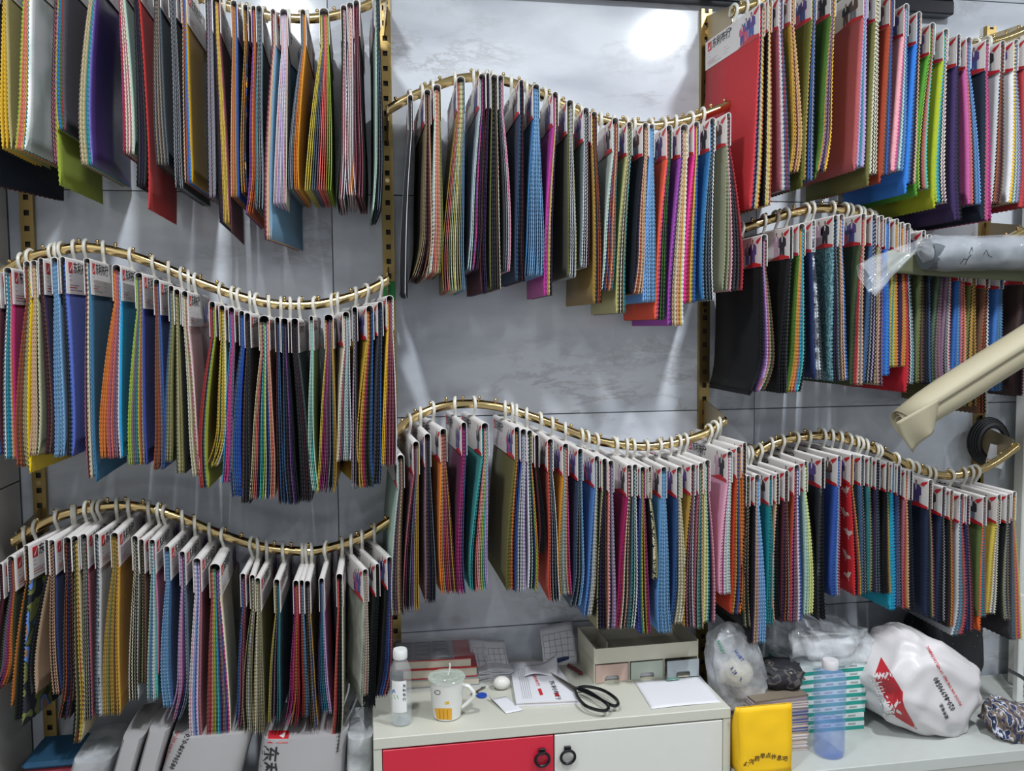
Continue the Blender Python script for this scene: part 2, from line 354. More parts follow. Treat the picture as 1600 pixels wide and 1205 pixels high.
def person(b, u, v0, s, top, low, skin=4, hair=5, W=1.9):
    def ell(cx, cy, rx, ry, mi, lay, n=9): poly([(cx+rx*math.cos(2*math.pi*k/n), cy+ry*math.sin(2*math.pi*k/n)) for k in range(n)], mi, lay)
    def poly(pts, mi, lay): b.append((pts, mi, lay))
    ell(u, v0-.006*s, .0036*s, .0048*s, hair, 2); ell(u, v0-.0072*s, .0026*s, .0036*s, skin, 3)
    poly([(u-.004*s*W, v0-.011*s), (u+.004*s*W, v0-.011*s), (u+.0092*s*W, v0-.017*s), (u+.0098*s*W, v0-.033*s), (u+.006*s*W, v0-.036*s), (u-.006*s*W, v0-.036*s), (u-.0098*s*W, v0-.033*s), (u-.0092*s*W, v0-.017*s)], top, 2)
    poly([(u-.0016*s*W, v0-.012*s), (u+.0016*s*W, v0-.012*s), (u+.0006*s*W, v0-.024*s), (u-.0006*s*W, v0-.024*s)], 11 if top != 11 else 13, 3)
    poly([(u-.006*s*W, v0-.036*s), (u+.006*s*W, v0-.036*s), (u+.0065*s*W, v0-.062*s), (u+.001*s*W, v0-.062*s), (u, v0-.042*s), (u-.001*s*W, v0-.062*s), (u-.0065*s*W, v0-.062*s)], low, 2)
def card_print(var):
    if var in PRINTS: return PRINTS[var]
    L = []; I = INKN.index
    q = lambda a, b, c, d, m, lay=1: L.append(([(a, b), (c, b), (c, d), (a, d)], I(m), lay))
    if var != 5:
        q(.016, -.034, .039, -.010, 'red'); L.append(([(.020, -.031), (.029, -.028), (.035, -.014), (.0295, -.021), (.024, -.026)], I('white'), 2))
        tv, tf = text_mesh('东利布行')
        L.append((tv, tf, I('black'), .0265, .043, -.0305))
        for k in range(2): q(.018, -.041-k*.009, .030, -.0395-k*.009, 'grey')
        for k in range(3): q(.018, -.0605-k*.0055, (.075, .062, .095)[k], -.059-k*.0055, 'red' if k == 1 else 'grey')
        for k in range(3): q(.11, -.052-k*.008, .135+.01*(k % 2), -.051-k*.008, 'grey')
    L.append(([(.15+.0042*math.cos(k*math.pi/4), -.0155+.0042*math.sin(k*math.pi/4)) for k in range(8)], I('hole'), 1))
    L.append(([(.262, -.0235), (.274, -.0125), (.297, -.0065), (.294, -.0125), (.278, -.0235), (.270, -.0185)], I('red'), 4))
    L.append(([(.190, -.0798), (.255, -.067), (.2995, -.074), (.2995, -.0798)], I('red'), 4))
    if var == 0: person(L, .232, -.014, .95, I('blue'), I('pink')); person(L, .258, -.008, 1.1, I('purple'), I('blue')); person(L, .212, -.022, .85, I('pink'), I('purple'))
    if var == 1: person(L, .232, -.008, 1.05, I('lilac'), I('lilac')); person(L, .262, -.010, 1.1, I('suit'), I('suit'))
    if var == 2: person(L, .255, -.008, 1.15, I('brown'), I('steel')); person(L, .222, -.018, .9, I('suit'), I('brown'))
    if var == 3: person(L, .250, -.007, 1.2, I('purple'), I('purple')); person(L, .218, -.016, .9, I('steel'), I('blue'))
    if var == 4: person(L, .255, -.008, 1.15, I('suit'), I('steel'))
    if var == 5:
        q(.004, -.05, .296, -.003, 'cream'); tv, tf = text_mesh('Recycled'); L.append((tv, tf, I('grey'), .017, .2, -.03)); tv, tf = text_mesh('Brand'); L.append((tv, tf, I('grey'), .014, .205, -.045))
        person(L, .225, -.045, .55, I('purple'), I('steel')); q(.05, -.012, .17, -.010, 'grey')
    vs, fs, ms = [], [], []
    for it in L:
        if len(it) == 3:
            pts, mi, lay = it; n = len(vs); vs += [(-.00012*lay, CW/2-u, v) for u, v in pts]; fs.append(tuple(range(n, n+len(pts)))); ms.append(mi)
        else:
            tv, tf, mi, s, u0, v0 = it; n = len(vs); vs += [(-.00012*2, CW/2-(u0+p[0]*s), v0+p[1]*s) for p in tv]; fs += [tuple(i+n for i in f) for f in tf]; ms += [mi]*len(tf)
    me = bpy.data.meshes.new('card_print'); me.from_pydata(vs, [], fs)
    for k in INKN: me.materials.append(INK[k])
    me.polygons.foreach_set('material_index', ms); me.update(); PRINTS[var] = me; return me
# hook: milky plastic C ring around the rail with a tail through the eyelet (shared mesh)
hp = [(0, .0175*math.cos(a), .0175*math.sin(a)) for a in np.linspace(math.radians(-35), math.radians(232), 15)]
hp += [(0, -.0055, -.022), (0, 0, -.030), (0, .001, -.040), (0, 0, -.052)]
hb = B().tube(hp, [.0041]*len(hp), 8, flat=1.0, up=(1, 0, 0))
HOOK_ME = hb.build('hook', HOOKM, None, True); _h = HOOK_ME; HOOK_ME = _h.data; bpy.data.objects.remove(_h)
# pinked leaf topology, shared by every leaf
LM, LR, LB = 11, 8, 16
K = LM*LR
def leaf_topology():
    """param coords: near zigzag column, three coarse columns, bottom zigzag; two skins"""
    cols = [-.5+.07, .03, .5]
    uv = [(0., k/K) for k in range(K+1)]                   # near column (u filled later)
    idx_c = []
    for c in cols:
        idx_c.append([len(uv)+j for j in range(LM+1)]); uv += [(c, j/LM) for j in range(LM+1)]
    bot = []
    edges = [(-.5, cols[0], 4), (cols[0], cols[1], LB), (cols[1], cols[2], LB)]
    for a, b_, n in edges:
        row = []
        for k in range(1, n): row.append(len(uv)); uv.append((a+(b_-a)*k/n, 1.0))
        bot.append(row)
    F = []
    for j in range(LM):
        near = [j*LR+k for k in range(LR+1)]
        poly = near + (bot[0] if j == LM-1 else []) + [idx_c[0][j+1], idx_c[0][j]]
        F.append(poly)
        for c in (0, 1):
            F.append([idx_c[c][j], idx_c[c][j+1]] + (bot[c+1] if j == LM-1 else []) + [idx_c[c+1][j+1], idx_c[c+1][j]])
    rim = list(range(K+1)) + bot[0] + [idx_c[0][LM]] + bot[1] + [idx_c[1][LM]] + bot[2] + [idx_c[2][LM]] + idx_c[2][LM-1::-1]
    n = len(uv); U = np.array(uv)
    U[:K+1, 0] = -.5
    zig = np.zeros((n, 2)); zig[1:K+1:2, 0] = 1.
    for row in bot:
        for k, i in enumerate(row): zig[i, 1] = 1. if k % 2 == 0 else 0.
    faces = [list(f) for f in F] + [[i+n for i in f[::-1]] for f in F] + [[rim[k+1], rim[k], rim[k]+n, rim[k+1]+n] for k in range(len(rim)-1)]
    return U, zig, faces, n
LU, LZ, LF, LN = leaf_topology()
LSTART = np.cumsum([0]+[len(f) for f in LF])[:-1].astype(np.int32); LLOOP = np.concatenate([np.array(f) for f in LF]).astype(np.int32)
def leaf(name, m, parent, w, z0, zb, x_top, x_bot, curl, ripple, ph, th=.00125, fan_far=.8, mid=0.):
    U = LU; s = U[:, 1]; yy = U[:, 0]
    y = yy*w + LZ[:, 0]*.0056
    ln = z0-zb
    cs = np.clip((s-.72)/.28, 0, 1)
    z = z0 - s*ln + LZ[:, 1]*.0026 + abs(curl)*.35*cs**2.2
    s2 = np.clip((s*ln-(CH-.012))/(ln-(CH-.012)), 0, 1)
    ease = 1-(1-s2)**1.7
    far = (yy+.5)
    x = x_top+(x_bot-x_top)*ease*(1-(1-fan_far)*far) + curl*cs**1.8*(1-.35*far) + mid*np.sin(np.pi*s2)
    x = x + ripple*s2*np.sin(s*5.2+ph+yy*2.4)*s*(.4+.6*far)
    V = np.empty((2*LN, 3), np.float32); V[:LN, 0] = x; V[LN:, 0] = x+th; V[:LN, 1] = V[LN:, 1] = y; V[:LN, 2] = V[LN:, 2] = z
    me = bpy.data.meshes.new(name); me.vertices.add(2*LN); me.vertices.foreach_set('co', V.ravel())
    me.loops.add(len(LLOOP)); me.loops.foreach_set('vertex_index', LLOOP)
    me.polygons.add(len(LSTART)); me.polygons.foreach_set('loop_start', LSTART)
    me.materials.append(m); me.update(calc_edges=True)
    o = bpy.data.objects.new(name, me); COL.objects.link(o); o.parent = parent; return o
def cname(c, hexo=None):
    if hexo:
        h = np.array(lin(hexo))**.45
        return min(PAL.values(), key=lambda v: np.sum((np.array(lin(v[1]))**.45-h)**2))[0]
    return PATN.get(c) or PAL[c][0]
ORD = ['first','second','third','fourth','fifth','sixth','seventh','eighth','ninth','tenth','eleventh','twelfth','thirteenth','fourteenth','fifteenth','sixteenth','seventeenth','eighteenth','nineteenth','twentieth','twenty-first','twenty-second','twenty-third','twenty-fourth','twenty-fifth','twenty-sixth','twenty-seventh','twenty-eighth','twenty-ninth','thirtieth','thirty-first','thirty-second','thirty-third']
def rail_z(ri, X):
    C = RXZ[ri]; return float(np.interp(X, C[:, 0], C[:, 1]))
BUNDLES = []
RAILL = ['from the grey side wall on the top rail', 'from the grey side wall on the middle rail', 'from the grey side wall on the bottom rail', 'from the green-filmed upright on the upper cabinet rail', 'from the green-filmed upright on the lower cabinet rail',
 'from the cabinet on the top counter rail', 'from the cabinet on the middle counter rail', 'from the cabinet on the bottom counter rail']
def bundle(ri, k, xt, xb, yb, wb, cols, opts):
    o = dict(r=0., c=0., w=.30, K=None, f=None, d=.029, m=0., R=1.); LONG = {}; hexes = {}
    for tk in opts:
        a, v = tk[0], tk[1:]
        if a == 'L': i, e = v.split(':'); LONG[int(i) % len(cols)] = float(e)/1000
        elif a == 'S':
            i, e = v.split(':')
            for q in range(int(i), len(cols)): LONG[q] = -float(e)/1000
        elif a == 'f': hexes[0 if xt > 568 else len(cols)-1] = v
        elif a == 'h': i, e = v.split(':'); hexes[int(i) % len(cols)] = e
        elif a == 'K': o['K'] = int(v)
        else: o[a] = float(v)
    rng = random.Random(ri*100+k)
    if not o['c']: o['c'] = rng.uniform(-7, 7)
    if not o['m']: o['m'] = rng.uniform(-3, 3)
    rz = math.radians(o['r']+rng.uniform(-2.2, 2.2)); w = o['w']
    yn = YR - w/2*math.cos(rz); dx = math.sin(rz)*w/2        # near edge offset from the hook
    X = at(xt, 300, yn)[0]-dx
    for _ in range(5):
        z = rail_z(ri, X)-o['d']; py = pix((X+dx, yn, z))[1]; X = at(xt, py, yn)[0]-dx
    rzv = rail_z(ri, X); n = len(cols)
    pbot = at(xb, yb, yn)
    fx, fi = (cols[0], 0) if xt > 568 else (cols[-1], n-1)
    face = cname(fx, hexes.get(fi)); others = []
    for i, c in enumerate(cols):
        nm = cname(c, hexes.get(i))
        if nm != face and nm not in others: others.append(nm)
    rn = RAILS[ri][0]
    lab = f"{face} fabric sample bundle, {ORD[k]} {RAILL[ri]}"
    if others and len(lab.split()) < 14: lab = lab.replace(' bundle,', f" bundle with {others[len(others)//2]} leaves,")
    if len(lab.split()) > 16: lab = lab.replace(' sample bundle', ' bundle')
    t = thing('fabric_sample_bundle', lab, 'fabric sample', (X, YR, rzv), rz, 'fabric sample bundles on the '+rn)
    g = n*.00142+.0040; zt = -o['d']-rng.uniform(0, .004)
    # folded header card
    pr = []
    hw = g/2
    for i in range(7): a = math.pi*i/6; pr.append((-hw*math.cos(a), zt-hw*.75+hw*.75*math.sin(a)))
    pr = [(-hw, zt-CH)]+pr+[(hw, zt-CH)]
    inn = [(x*(1-.0008/hw), z-(.0008 if 0 < i < len(pr)-1 else 0)) for i, (x, z) in enumerate(pr)]
    cw = CW*.995; vs = []
    for yy in (-cw/2, cw/2): vs += [(x, yy, z) for x, z in pr]+[(x, yy, z) for x, z in inn]
    m_ = len(pr); H = 2*m_; fs = []
    for i in range(m_-1):
        fs += [(i, i+1, H+i+1, H+i), (m_+i+1, m_+i, H+m_+i, H+m_+i+1), (i+1, i, m_+i, m_+i+1), (H+i, H+i+1, H+m_+i+1, H+m_+i)]
    fs += [(0, H, H+m_, m_), (m_-1, 2*m_-1, H+2*m_-1, H+m_-1)]
    card = mesh_obj('header_card', vs, fs, CARD, t)
    var = o['K'] if o['K'] is not None else rng.choice([0, 0, 2, 3, 3, 1, 4])
    for sgn in (-1, 1):
        p = bpy.data.objects.new('card_print', card_print(var)); COL.objects.link(p); p.parent = card
        p.location = (sgn*(hw+.0003), 0, zt); p.rotation_euler[2] = 0 if sgn < 0 else math.pi
    hk = bpy.data.objects.new('hook', HOOK_ME); COL.objects.link(hk); hk.parent = t; hk.rotation_euler[2] = rng.uniform(-.25, .25)-rz*.5
    # leaves
    dist = float(RB[2] @ (pbot-CAM)); wbot = wb*dist/FPX*.70
    xb_l = (pbot[0]-X-dx)/math.cos(rz); zb = pbot[2]-rzv
    thk = max(.0009, min(.0016, .7*min(.0018, wbot/max(1, n-1))))
    for i, c in enumerate(cols):
        a = (i-(n-1)/2)/max(1, n-1)
        x_top = a*(n-1)*.00142-thk/2; x_bot = xb_l+a*wbot
        cu = -o['c']/1000*(1+.25*rng.uniform(-1, 1))
        le = LONG.get(i, 0.)
        lf = leaf('fabric_leaf', fabric(c, hexes.get(i)), t, w*rng.uniform(.985, 1.0), zt-g*.4-.004-.006*rng.random(), zb-le+rng.uniform(-.0012, .0012), x_top, x_bot-.0 if not o['c'] else x_bot+o['c']/1000*.6, cu, o['R']*rng.uniform(.0, .0028), k*.7+rng.uniform(0, .8), mid=o['m']/1000, th=thk)
        if c == '%': BUNDLES.append((t, lf))
    return t
# rows: near top x, near bottom x, near bottom y, width of the leaf fan at the bottom (pixels), leaves, options
ROWS = ['''
-34 -42 283 14 mUmn r-14 fnavy
2 5 234 26 kYYF fa89a68
38 32 236 20 lyCCxCYt1
90 92 258 26 DhDhlybBtgrA L4:45 S5:75 f4c4850 h4:8c9c34
143 133 258 22 feFeFtc2 h6:2a8a92
186 200 240 22 MrEhEhEz
210 222 292 22 kAkVkAkR L7:50 fb03030
243 252 258 24 AfAfAfAq f46525a
268 278 294 18 kakakakak fA
286 294 286 14 xkUbBO fb08818
325 331 308 14 kaHakaHa
337 352 348 24 kDVOyOyhm L8:22
365 366 308 16 xUOUObN f2c4a98
383 380 302 10 Okuk4
396 391 338 14 vvuUd c14 f8c4428
404 406 328 14 takakaq f5c7078
426 416 374 14 mhexS r-9 f6a90ac
443 437 318 26 wpwLwLwpE
473 458 297 20 qaquuO fd0942c
506 497 298 56 yyyqqHCCCOll h6:ec7068
538 536 312 18 GGhwhwk
546 548 306 20 whwuwuwh
556 560 310 18 hkmhkhk
589 590 330 18 zzkqkqk
''','''
-6 -4 712 14 aWjbm
11 18 718 24 qwtctcxuM fb0306c
41 32 732 26 UdUdFFY L6:15 fdcbc20
52 54 715 18 xexekF fb4b494
63 76 712 14 DmDdV
84 92 716 18 sSsSsSs
97 108 714 12 AkAkbi f5466b4
135 142 748 18 hDeEqSj L6:10 f32688a
181 172 718 46 uuuChCHHwc f1a94cc
216 214 728 36 llHqtyUaN f30408c
244 250 736 20 UdUdHjN f34508c
267 262 724 16 jqFoFo
275 282 740 18 GFeoFok
288 306 746 16 EFEFhFp fc8b0b0
331 316 764 18 rrUnqlo f86882c
346 336 734 20 OyGyOyE c18
361 354 756 18 cjPPPqH
377 370 778 22 Nqbbbb f2448b0
386 386 788 20 kdkAkAk
412 408 782 52 eFChnTtlEnbxCx
433 440 788 12 mkjnj
444 455 790 28 kjkAkvVnk
460 480 785 22 kAkAkmkAq f3a4446
486 490 768 12 zzTz
513 508 772 40 yyMMHMAakqOO
541 540 722 30 EEhqWzWqw r7 R0.3
554 560 764 14 HWkHAk
578 570 764 34 &&OrMGkGjb r12 L0:-60
594 590 758 16 AAkAkbk r12
609 604 728 32 YYhmhmhmw r8
''','''
0 -12 1082 18 kmmm
16 4 1078 26 GqhvruuG c16
40 24 1130 22 uGkk6 L4:15 L0:-30 r-7
72 46 1090 16 kAkf L2:-30 r-6 fa08870
80 92 1086 16 xkxdxkN
104 98 1128 22 dkUkNkmkd c14
116 122 1165 22 kFdGyrye c14
130 136 1126 16 GakFkakh
150 152 1122 12 Aqa7W
178 174 1120 34 OOFoOOdOO fc0923c
210 208 1096 18 EkEkFkW
220 220 1070 14 dGkFkd
237 238 1096 24 zSSwzTp L6:-60 fb87088
260 261 1108 20 sSsSsSj
284 278 1132 26 LpLMNaq c20
307 304 1168 24 wpwLsbLwhm f94606c
335 340 1194 52 UhrxOltTbmHfiPE fd8ccb0
379 374 1138 14 jbhkhm
394 388 1146 20 FkFWFf
402 404 1150 22 FEFfFo f6c6c58
432 428 1132 24 yFkHktt
462 456 1138 22 MMPrOrr c12
471 478 1122 12 rUqSS
480 488 1138 18 kdkdaNO
502 508 1118 22 VjttLL
530 524 1178 20 CCrkGkGE c10
571 570 1088 16 888FEhE r13 L1:30
590 581 1106 14 kkkkk r13
609 600 1092 22 kNNbmhm r12 c14
''','''
641 630 460 16 AAAAwk f5c585c
668 662 438 24 ffdkmdxd c20 f70603f
683 684 428 26 zEwCxCxFoo
720 706 456 48 OhCFzyEFFSS f8c7420
754 744 424 24 WzkvPkVkm c10 fa4acb4
762 754 458 12 mkVV
774 774 452 22 okAkAkdkE
781 792 424 14 AkakWPp m4
815 812 440 18 njnkmk f2e4058
838 838 432 40 jSssSsSsS c6 f3f74a8
868 856 462 16 PPvyxkV fb83a98
891 894 434 20 AokWkWkWF f4c4a40
916 914 418 18 qwkwkwkm f5c6c70
929 934 474 18 OOAkUkUk f94783a
962 950 456 26 zzNUNUxUt c8 fb4c0b8
984 970 490 18 yFkEkFt fbcb478
1010 1000 462 24 nkVxUxFx c12 f1c1e28
1018 1014 472 26 ssssSsS f70a4e4
1046 1030 500 22 CCPkgkgn fe8583c
1070 1056 510 34 vvVxFExxuyEw f9a4aa8
1089 1078 474 26 PPrryObb fe0308c
1114 1106 470 26 jSkqkqkw f2f70a4
1139 1146 456 46 oopAAr f84866e r3 h1:84866e
''','''
626 624 962 24 zHAHdxFdk r2
650 640 956 34 hmkqvFOO r2
668 674 944 22 HdAVkAkq r2
693 706 930 34 uuFMUhmOm r4 fdc7a28
725 716 930 16 MMPVPVj r4 f701c4c
758 748 926 40 ttkCpxlTLL r2 f3a9490
808 800 924 18 ooouUkN f625e2a r2
819 812 926 22 bqwAwawL f2c4c9c
827 834 922 20 wkzkNlu L5:8
839 848 866 12 mkkkk
860 866 942 22 UCkakqkw fb84c3c
884 886 932 26 OFazaxrP fc88220
907 900 952 22 nqkqkSs f2c3c54 c14
933 924 966 24 sjWWFkk f5078b0 c8
945 946 986 22 FkVkVkd
955 956 984 18 CwHkHaLa
985 972 986 26 MMrEkxA fa01c58 c8
991 984 984 18 qtkzkwk
1005 1008 992 26 iNtykOMM f404c98
1016 1023 906 12 k99F
1038 1040 992 26 sSsSsSsS f5c94cc
1062 1058 978 28 NjAEFEFE f2e4c7c c12
1084 1082 982 22 OkhkHkW
1096 1094 984 18 hkFttGx
1106 1102 974 26 EyztkVhp fc8c890
1141 1138 930 24 ppMwWwzW fdca4bc
1155 1150 962 24 UUOVbUu fb83c1c c8
1164 1162 958 12 uUkGk
''','''
1192 1180 328 20 RRNkaeyU fc03a40 r3 K0
1204 1200 322 14 keyeU
1221 1228 298 20 hWWjrj h1:b8b8b0
1240 1246 272 20 OOmxOx c14 fac842e
1273 1262 282 26 ooOkbNaN f5a5c24 L0:20
1303 1286 272 26 ggOHVHkY c16 f3e5e20 L0:20
1354 1344 262 22 hhLtSLL fa45458 r2 L0:10
1373 1364 272 20 oFEkEkE L0:30
1395 1384 274 22 UUdVbNm L0:20 f903824
1417 1404 268 26 ^^PqzbS
1437 1426 288 20 BBjNkVx f2f70c4 L0:25
1458 1440 296 26 gglkUhFT f4c8c2e L0:20
1479 1470 318 26 llctkEHE f9ca424 L0:15
1499 1498 346 14 VVVVk f382a54
1515 1524 320 26 PhCkjSbs fb45890
1544 1542 346 20 nnhPPM f1c2434
1568 1558 320 22 WkUdmkd
1589 1586 318 26 wYYqzqLq
1606 1602 326 14 RRrp
''','''
1195 1190 618 36 kkVvLhFGd c26 L0:10 f0c0d12
1237 1228 616 16 kkkA
1254 1240 616 34 ggOuOhctTk c14 f3e5e20
1272 1280 594 18 N77A
1307 1306 598 20 !!kVkVq
1315 1318 596 16 GdxkxBb
1350 1342 604 26 GGrrxqx f36432a
1367 1358 600 24 jjkakLk
1378 1378 604 18 FdxHkH
1388 1388 588 14 bbBBb f2c5aac
1402 1396 574 18 OtyOu fac9644
1411 1408 574 14 VVuO
1419 1418 602 22 RRRkwtak fac1a2a L0:22 L1:22
1444 1438 600 18 ooDdD f5c6844
1453 1452 602 16 knkjk
1475 1464 600 18 GGHdH f4c5c4c
1487 1480 602 18 HkakWC
1502 1498 606 16 bbSb f2e5ea0
1508 1508 606 12 CdCx
1524 1516 636 24 okOOdkO
1545 1534 648 24 dUkUkFw
1567 1560 612 20 jjSjSj f3a68a8
1604 1592 620 20 DDDkm f40302f
''','''
1170 1166 982 18 kGFkf
1184 1188 1008 34 kVxFLsss
1205 1202 978 16 tttt f187c80
1216 1216 972 14 xkkk
1230 1226 974 18 mVkUka
1246 1242 974 28 UPkHqhwLb f9c4428
1260 1266 962 24 zzyyk h2:ccd08c h3:ccd08c r-2
1287 1284 972 16 $$kkk
1312 1306 934 18 ibbsh f2e4c98
1332 1348 932 14 %krO R0.3
1349 1352 930 12 jqkak
1361 1358 926 12 ttOG
1373 1368 928 16 VVqkqk
1388 1388 930 16 kkDO
1397 1398 956 10 ccc f1a96b0 r4
1406 1408 950 12 NqNqk
1418 1414 954 14 hrOx
1425 1424 958 12 knkn
1455 1456 968 20 nnnGFhm f1e2840
1476 1480 974 22 nnkkak f202a44
1488 1488 982 14 kmkOU
1504 1496 998 24 WqStUhr c18
1514 1512 988 18 nNnhm f1e2440
1540 1536 966 18 ouStqh f546438 L1:38 h1:e0622c
1562 1552 962 22 yOEqEk
1577 1574 972 20 kGFakf
1586 1588 1002 26 AqquPy
''']
def relax(x, half, it=60):
    """push neighbours apart until their half widths no longer overlap"""
    x = list(x)
    for _ in range(it):
        for a in range(len(x)-1):
            v = half[a]+half[a+1]-(x[a+1]-x[a])
            if v > 0: x[a] -= v/2; x[a+1] += v/2
    return x
for ri, rows in enumerate(ROWS):
    lines = [l.split() for l in rows.strip().splitlines()]
    wb = [float(L[3])*.70 for L in lines]
    xt = relax([float(L[0]) for L in lines], [(len(L[4])*.00142+.0042)*660/2 for L in lines])
    xb = relax([float(L[1]) for L in lines], [w/2+.5 for w in wb])
    for k, L in enumerate(lines):
        opts = [q for q in L[5:] if q not in ('fnavy', 'fA')]
        bundle(ri, k, xt[k], xb[k], float(L[2]), wb[k]/.70, L[4], opts)
# ------------------------------------------------------------------ red bird print on the red cotton bundle
bpy.context.view_layer.update()
def bvh_of(o):
    M = o.matrix_world; me = o.data
    return BVHTree.FromPolygons([M @ v.co for v in me.vertices], [tuple(p.vertices) for p in me.polygons])
def decal(name, m, parent, polys, bv, off=.0012, shift=True):
    """polys: list of pixel polygons (lists of (x,y)) laid onto a surface where the view rays meet it"""
    vs, fs = [], []; inv = parent.matrix_world.inverted()
    C = Vector(CAM)
    for poly in polys:
        ids = []
        for x, y in poly:
            d = Vector(ray(x, y)).normalized(); h = bv.ray_cast(C, d)
            if h[0] is None: ids = None; break
            n = h[1] if h[1].dot(d) < 0 else -h[1]
            vs.append(inv @ (h[0]+n*off)); ids.append(len(vs)-1)
        if ids: fs.append(tuple(ids))
    if not fs: return None
    used = sorted({i for f in fs for i in f}); mp = {i: k for k, i in enumerate(used)}
    return mesh_obj(name, [vs[i] for i in used], [tuple(mp[i] for i in f) for f in fs], m, parent)
def quad_grid(c, nu=10, nv=6):
    """pixel quad corners (a,b,c,d) -> grid of small quads"""
    a, b, c_, d = [np.array(p, float) for p in c]
    g = lambda u, v: tuple((a*(1-u)+b*u)*(1-v)+(d*(1-u)+c_*u)*v)
    return [[g(i/nu, j/nv), g((i+1)/nu, j/nv), g((i+1)/nu, (j+1)/nv), g(i/nu, (j+1)/nv)] for i in range(nu) for j in range(nv)]
def text_px(body, org, ex, ey):
    """lettering laid out in pixels: org + x*ex + y*ey"""
    v, f = text_mesh(body); P = [(org[0]+p[0]*ex[0]+p[1]*ey[0], org[1]+p[0]*ex[1]+p[1]*ey[1]) for p in v]
    return [[P[i] for i in q] for q in f]
def stroke_px(pts, w):
    out = []
    for (x0, y0), (x1, y1) in zip(pts[:-1], pts[1:]):
        d = math.hypot(x1-x0, y1-y0) or 1; nx, ny = -(y1-y0)/d*w/2, (x1-x0)/d*w/2
        out.append([(x0+nx, y0+ny), (x1+nx, y1+ny), (x1-nx, y1-ny), (x0-nx, y0-ny)])
    return out
BIRD = [(-.5, .05), (-.42, .16), (-.3, .2), (-.2, .12), (.0, .14), (.15, .3), (.22, .18), (.5, .22), (.34, .05), (.2, -.1), (0, -.18), (-.2, -.12), (-.33, .0)]
if BUNDLES:
    t, lf = BUNDLES[0]
    me = lf.data; bv = BVHTree.FromPolygons([v.co[:] for v in me.vertices], [tuple(p.vertices) for p in me.polygons])
    vs, fs = [], []; rr = random.Random(3)
    for k in range(26):
        cy = (-.115, .02, -.05, .09)[k % 4]+rr.uniform(-.015, .015); cz = -.13-.0145*k+rr.uniform(-.004, .004); a = rr.uniform(-.5, .5); s = rr.uniform(.038, .052); fl = rr.choice((-1, 1))
        for shp in (BIRD, [(-.02, -.15), (.02, -.15), (.05, -.34), (.1, -.36), (.0, -.37)]):
            ids = []
            for x, y in shp:
                x *= fl; py, pz = cy+s*(x*math.cos(a)-y*math.sin(a)), cz+s*(x*math.sin(a)+y*math.cos(a))
                h = bv.ray_cast(Vector((-1, py, pz)), Vector((1, 0, 0)))
                if h[0] is None: ids = None; break
                vs.append((h[0].x-.0006, py, pz)); ids.append(len(vs)-1)
            if ids: fs.append(tuple(ids))
    used = sorted({i for f in fs for i in f}); mp = {i: k for k, i in enumerate(used)}
    bp = mesh_obj('bird_print', [vs[i] for i in used], [tuple(mp[i] for i in f) for f in fs], mat('cream bird print', 'd4c4bc', .8), lf); bp['kind'] = 'stuff'

# ------------------------------------------------------------------ cabinet and counters
LINEN = mat('grey linen laminate', 'c4c4b8', .5, noise_amt=.10, scale=220.)
REDD = mat('red door lacquer', 'c41f38', .35, noise_amt=.02, gain=1.1); WDOOR = mat('off white door', 'd6d6d0', .4, noise_amt=.02)
IRON = mat('black iron', '24242a', .35, .6)
ZC, CL, CR, CF = .563, -.067, .80, -.42
t = thing('cabinet', 'grey laminate cabinet with one red door and one white door', 'cabinet', ((CL+CR)/2, -.22, 0))
cx = (CL+CR)/2; W2 = (CR-CL)/2
B().box((-W2, -.20, ZC-.026), (W2, .20, ZC), bev=.0015).build('worktop', LINEN, t)
B().box((-W2, -.198, 0), (-W2+.019, .198, ZC-.0265)).build('side_panel', LINEN, t)
B().box((W2-.019, -.198, 0), (W2, .198, ZC-.0265)).build('side_panel', LINEN, t)
B().box((-W2+.0195, .19, 0), (W2-.0195, .198, ZC-.0265)).build('back_panel', LINEN, t)
xm = at(866, 1180, CF)[0]-cx
for x0, x1, m, hx in ((-W2+.0205, xm-.0015, REDD, xm-.03), (xm+.0015, W2-.0205, WDOOR, xm+.032)):
    d = B().box((x0, -.199, .02), (x1, -.182, ZC-.030), bev=.0012).build('door', m, t)
    h = B().box((hx-.008, -.205, ZC-.072), (hx+.008, -.1992, ZC-.058), bev=.001)
    h.tube([(hx+.017*math.sin(a), -.2065-.002*math.cos(a), ZC-.083+.017*math.cos(a)) for a in np.linspace(0, 2*math.pi, 21)], .0034, 8, cap=False)
    h.build('ring_handle', IRON, d)
ZR, RF = .403, -.46
t = thing('low_counter', 'low white counter with pale worktop holding boxes and bags', 'counter', (1.45, -.24, 0))
B().box((-.645, -.22, ZR-.03), (.75, .22, ZR), bev=.0015).build('worktop', mat('pale grey worktop', 'bcc0bc', .45), t)
B().box((-.64, -.205, 0), (.75, .215, ZR-.0305)).build('base_panel', WDOOR, t)
t = thing('low_bench', 'low pale bench under the bottom rail beside the side wall', 'bench', (-.51, -.24, 0))
B().box((-.42, -.22, .27), (.42, .2, .30), bev=.0015).build('bench_top', LINEN, t)
B().box((-.42, -.20, 0), (-.40, .19, .2695)).build('side_panel', LINEN, t); B().box((.40, -.20, 0), (.42, .19, .2695)).build('side_panel', LINEN, t)
ZBN = .30

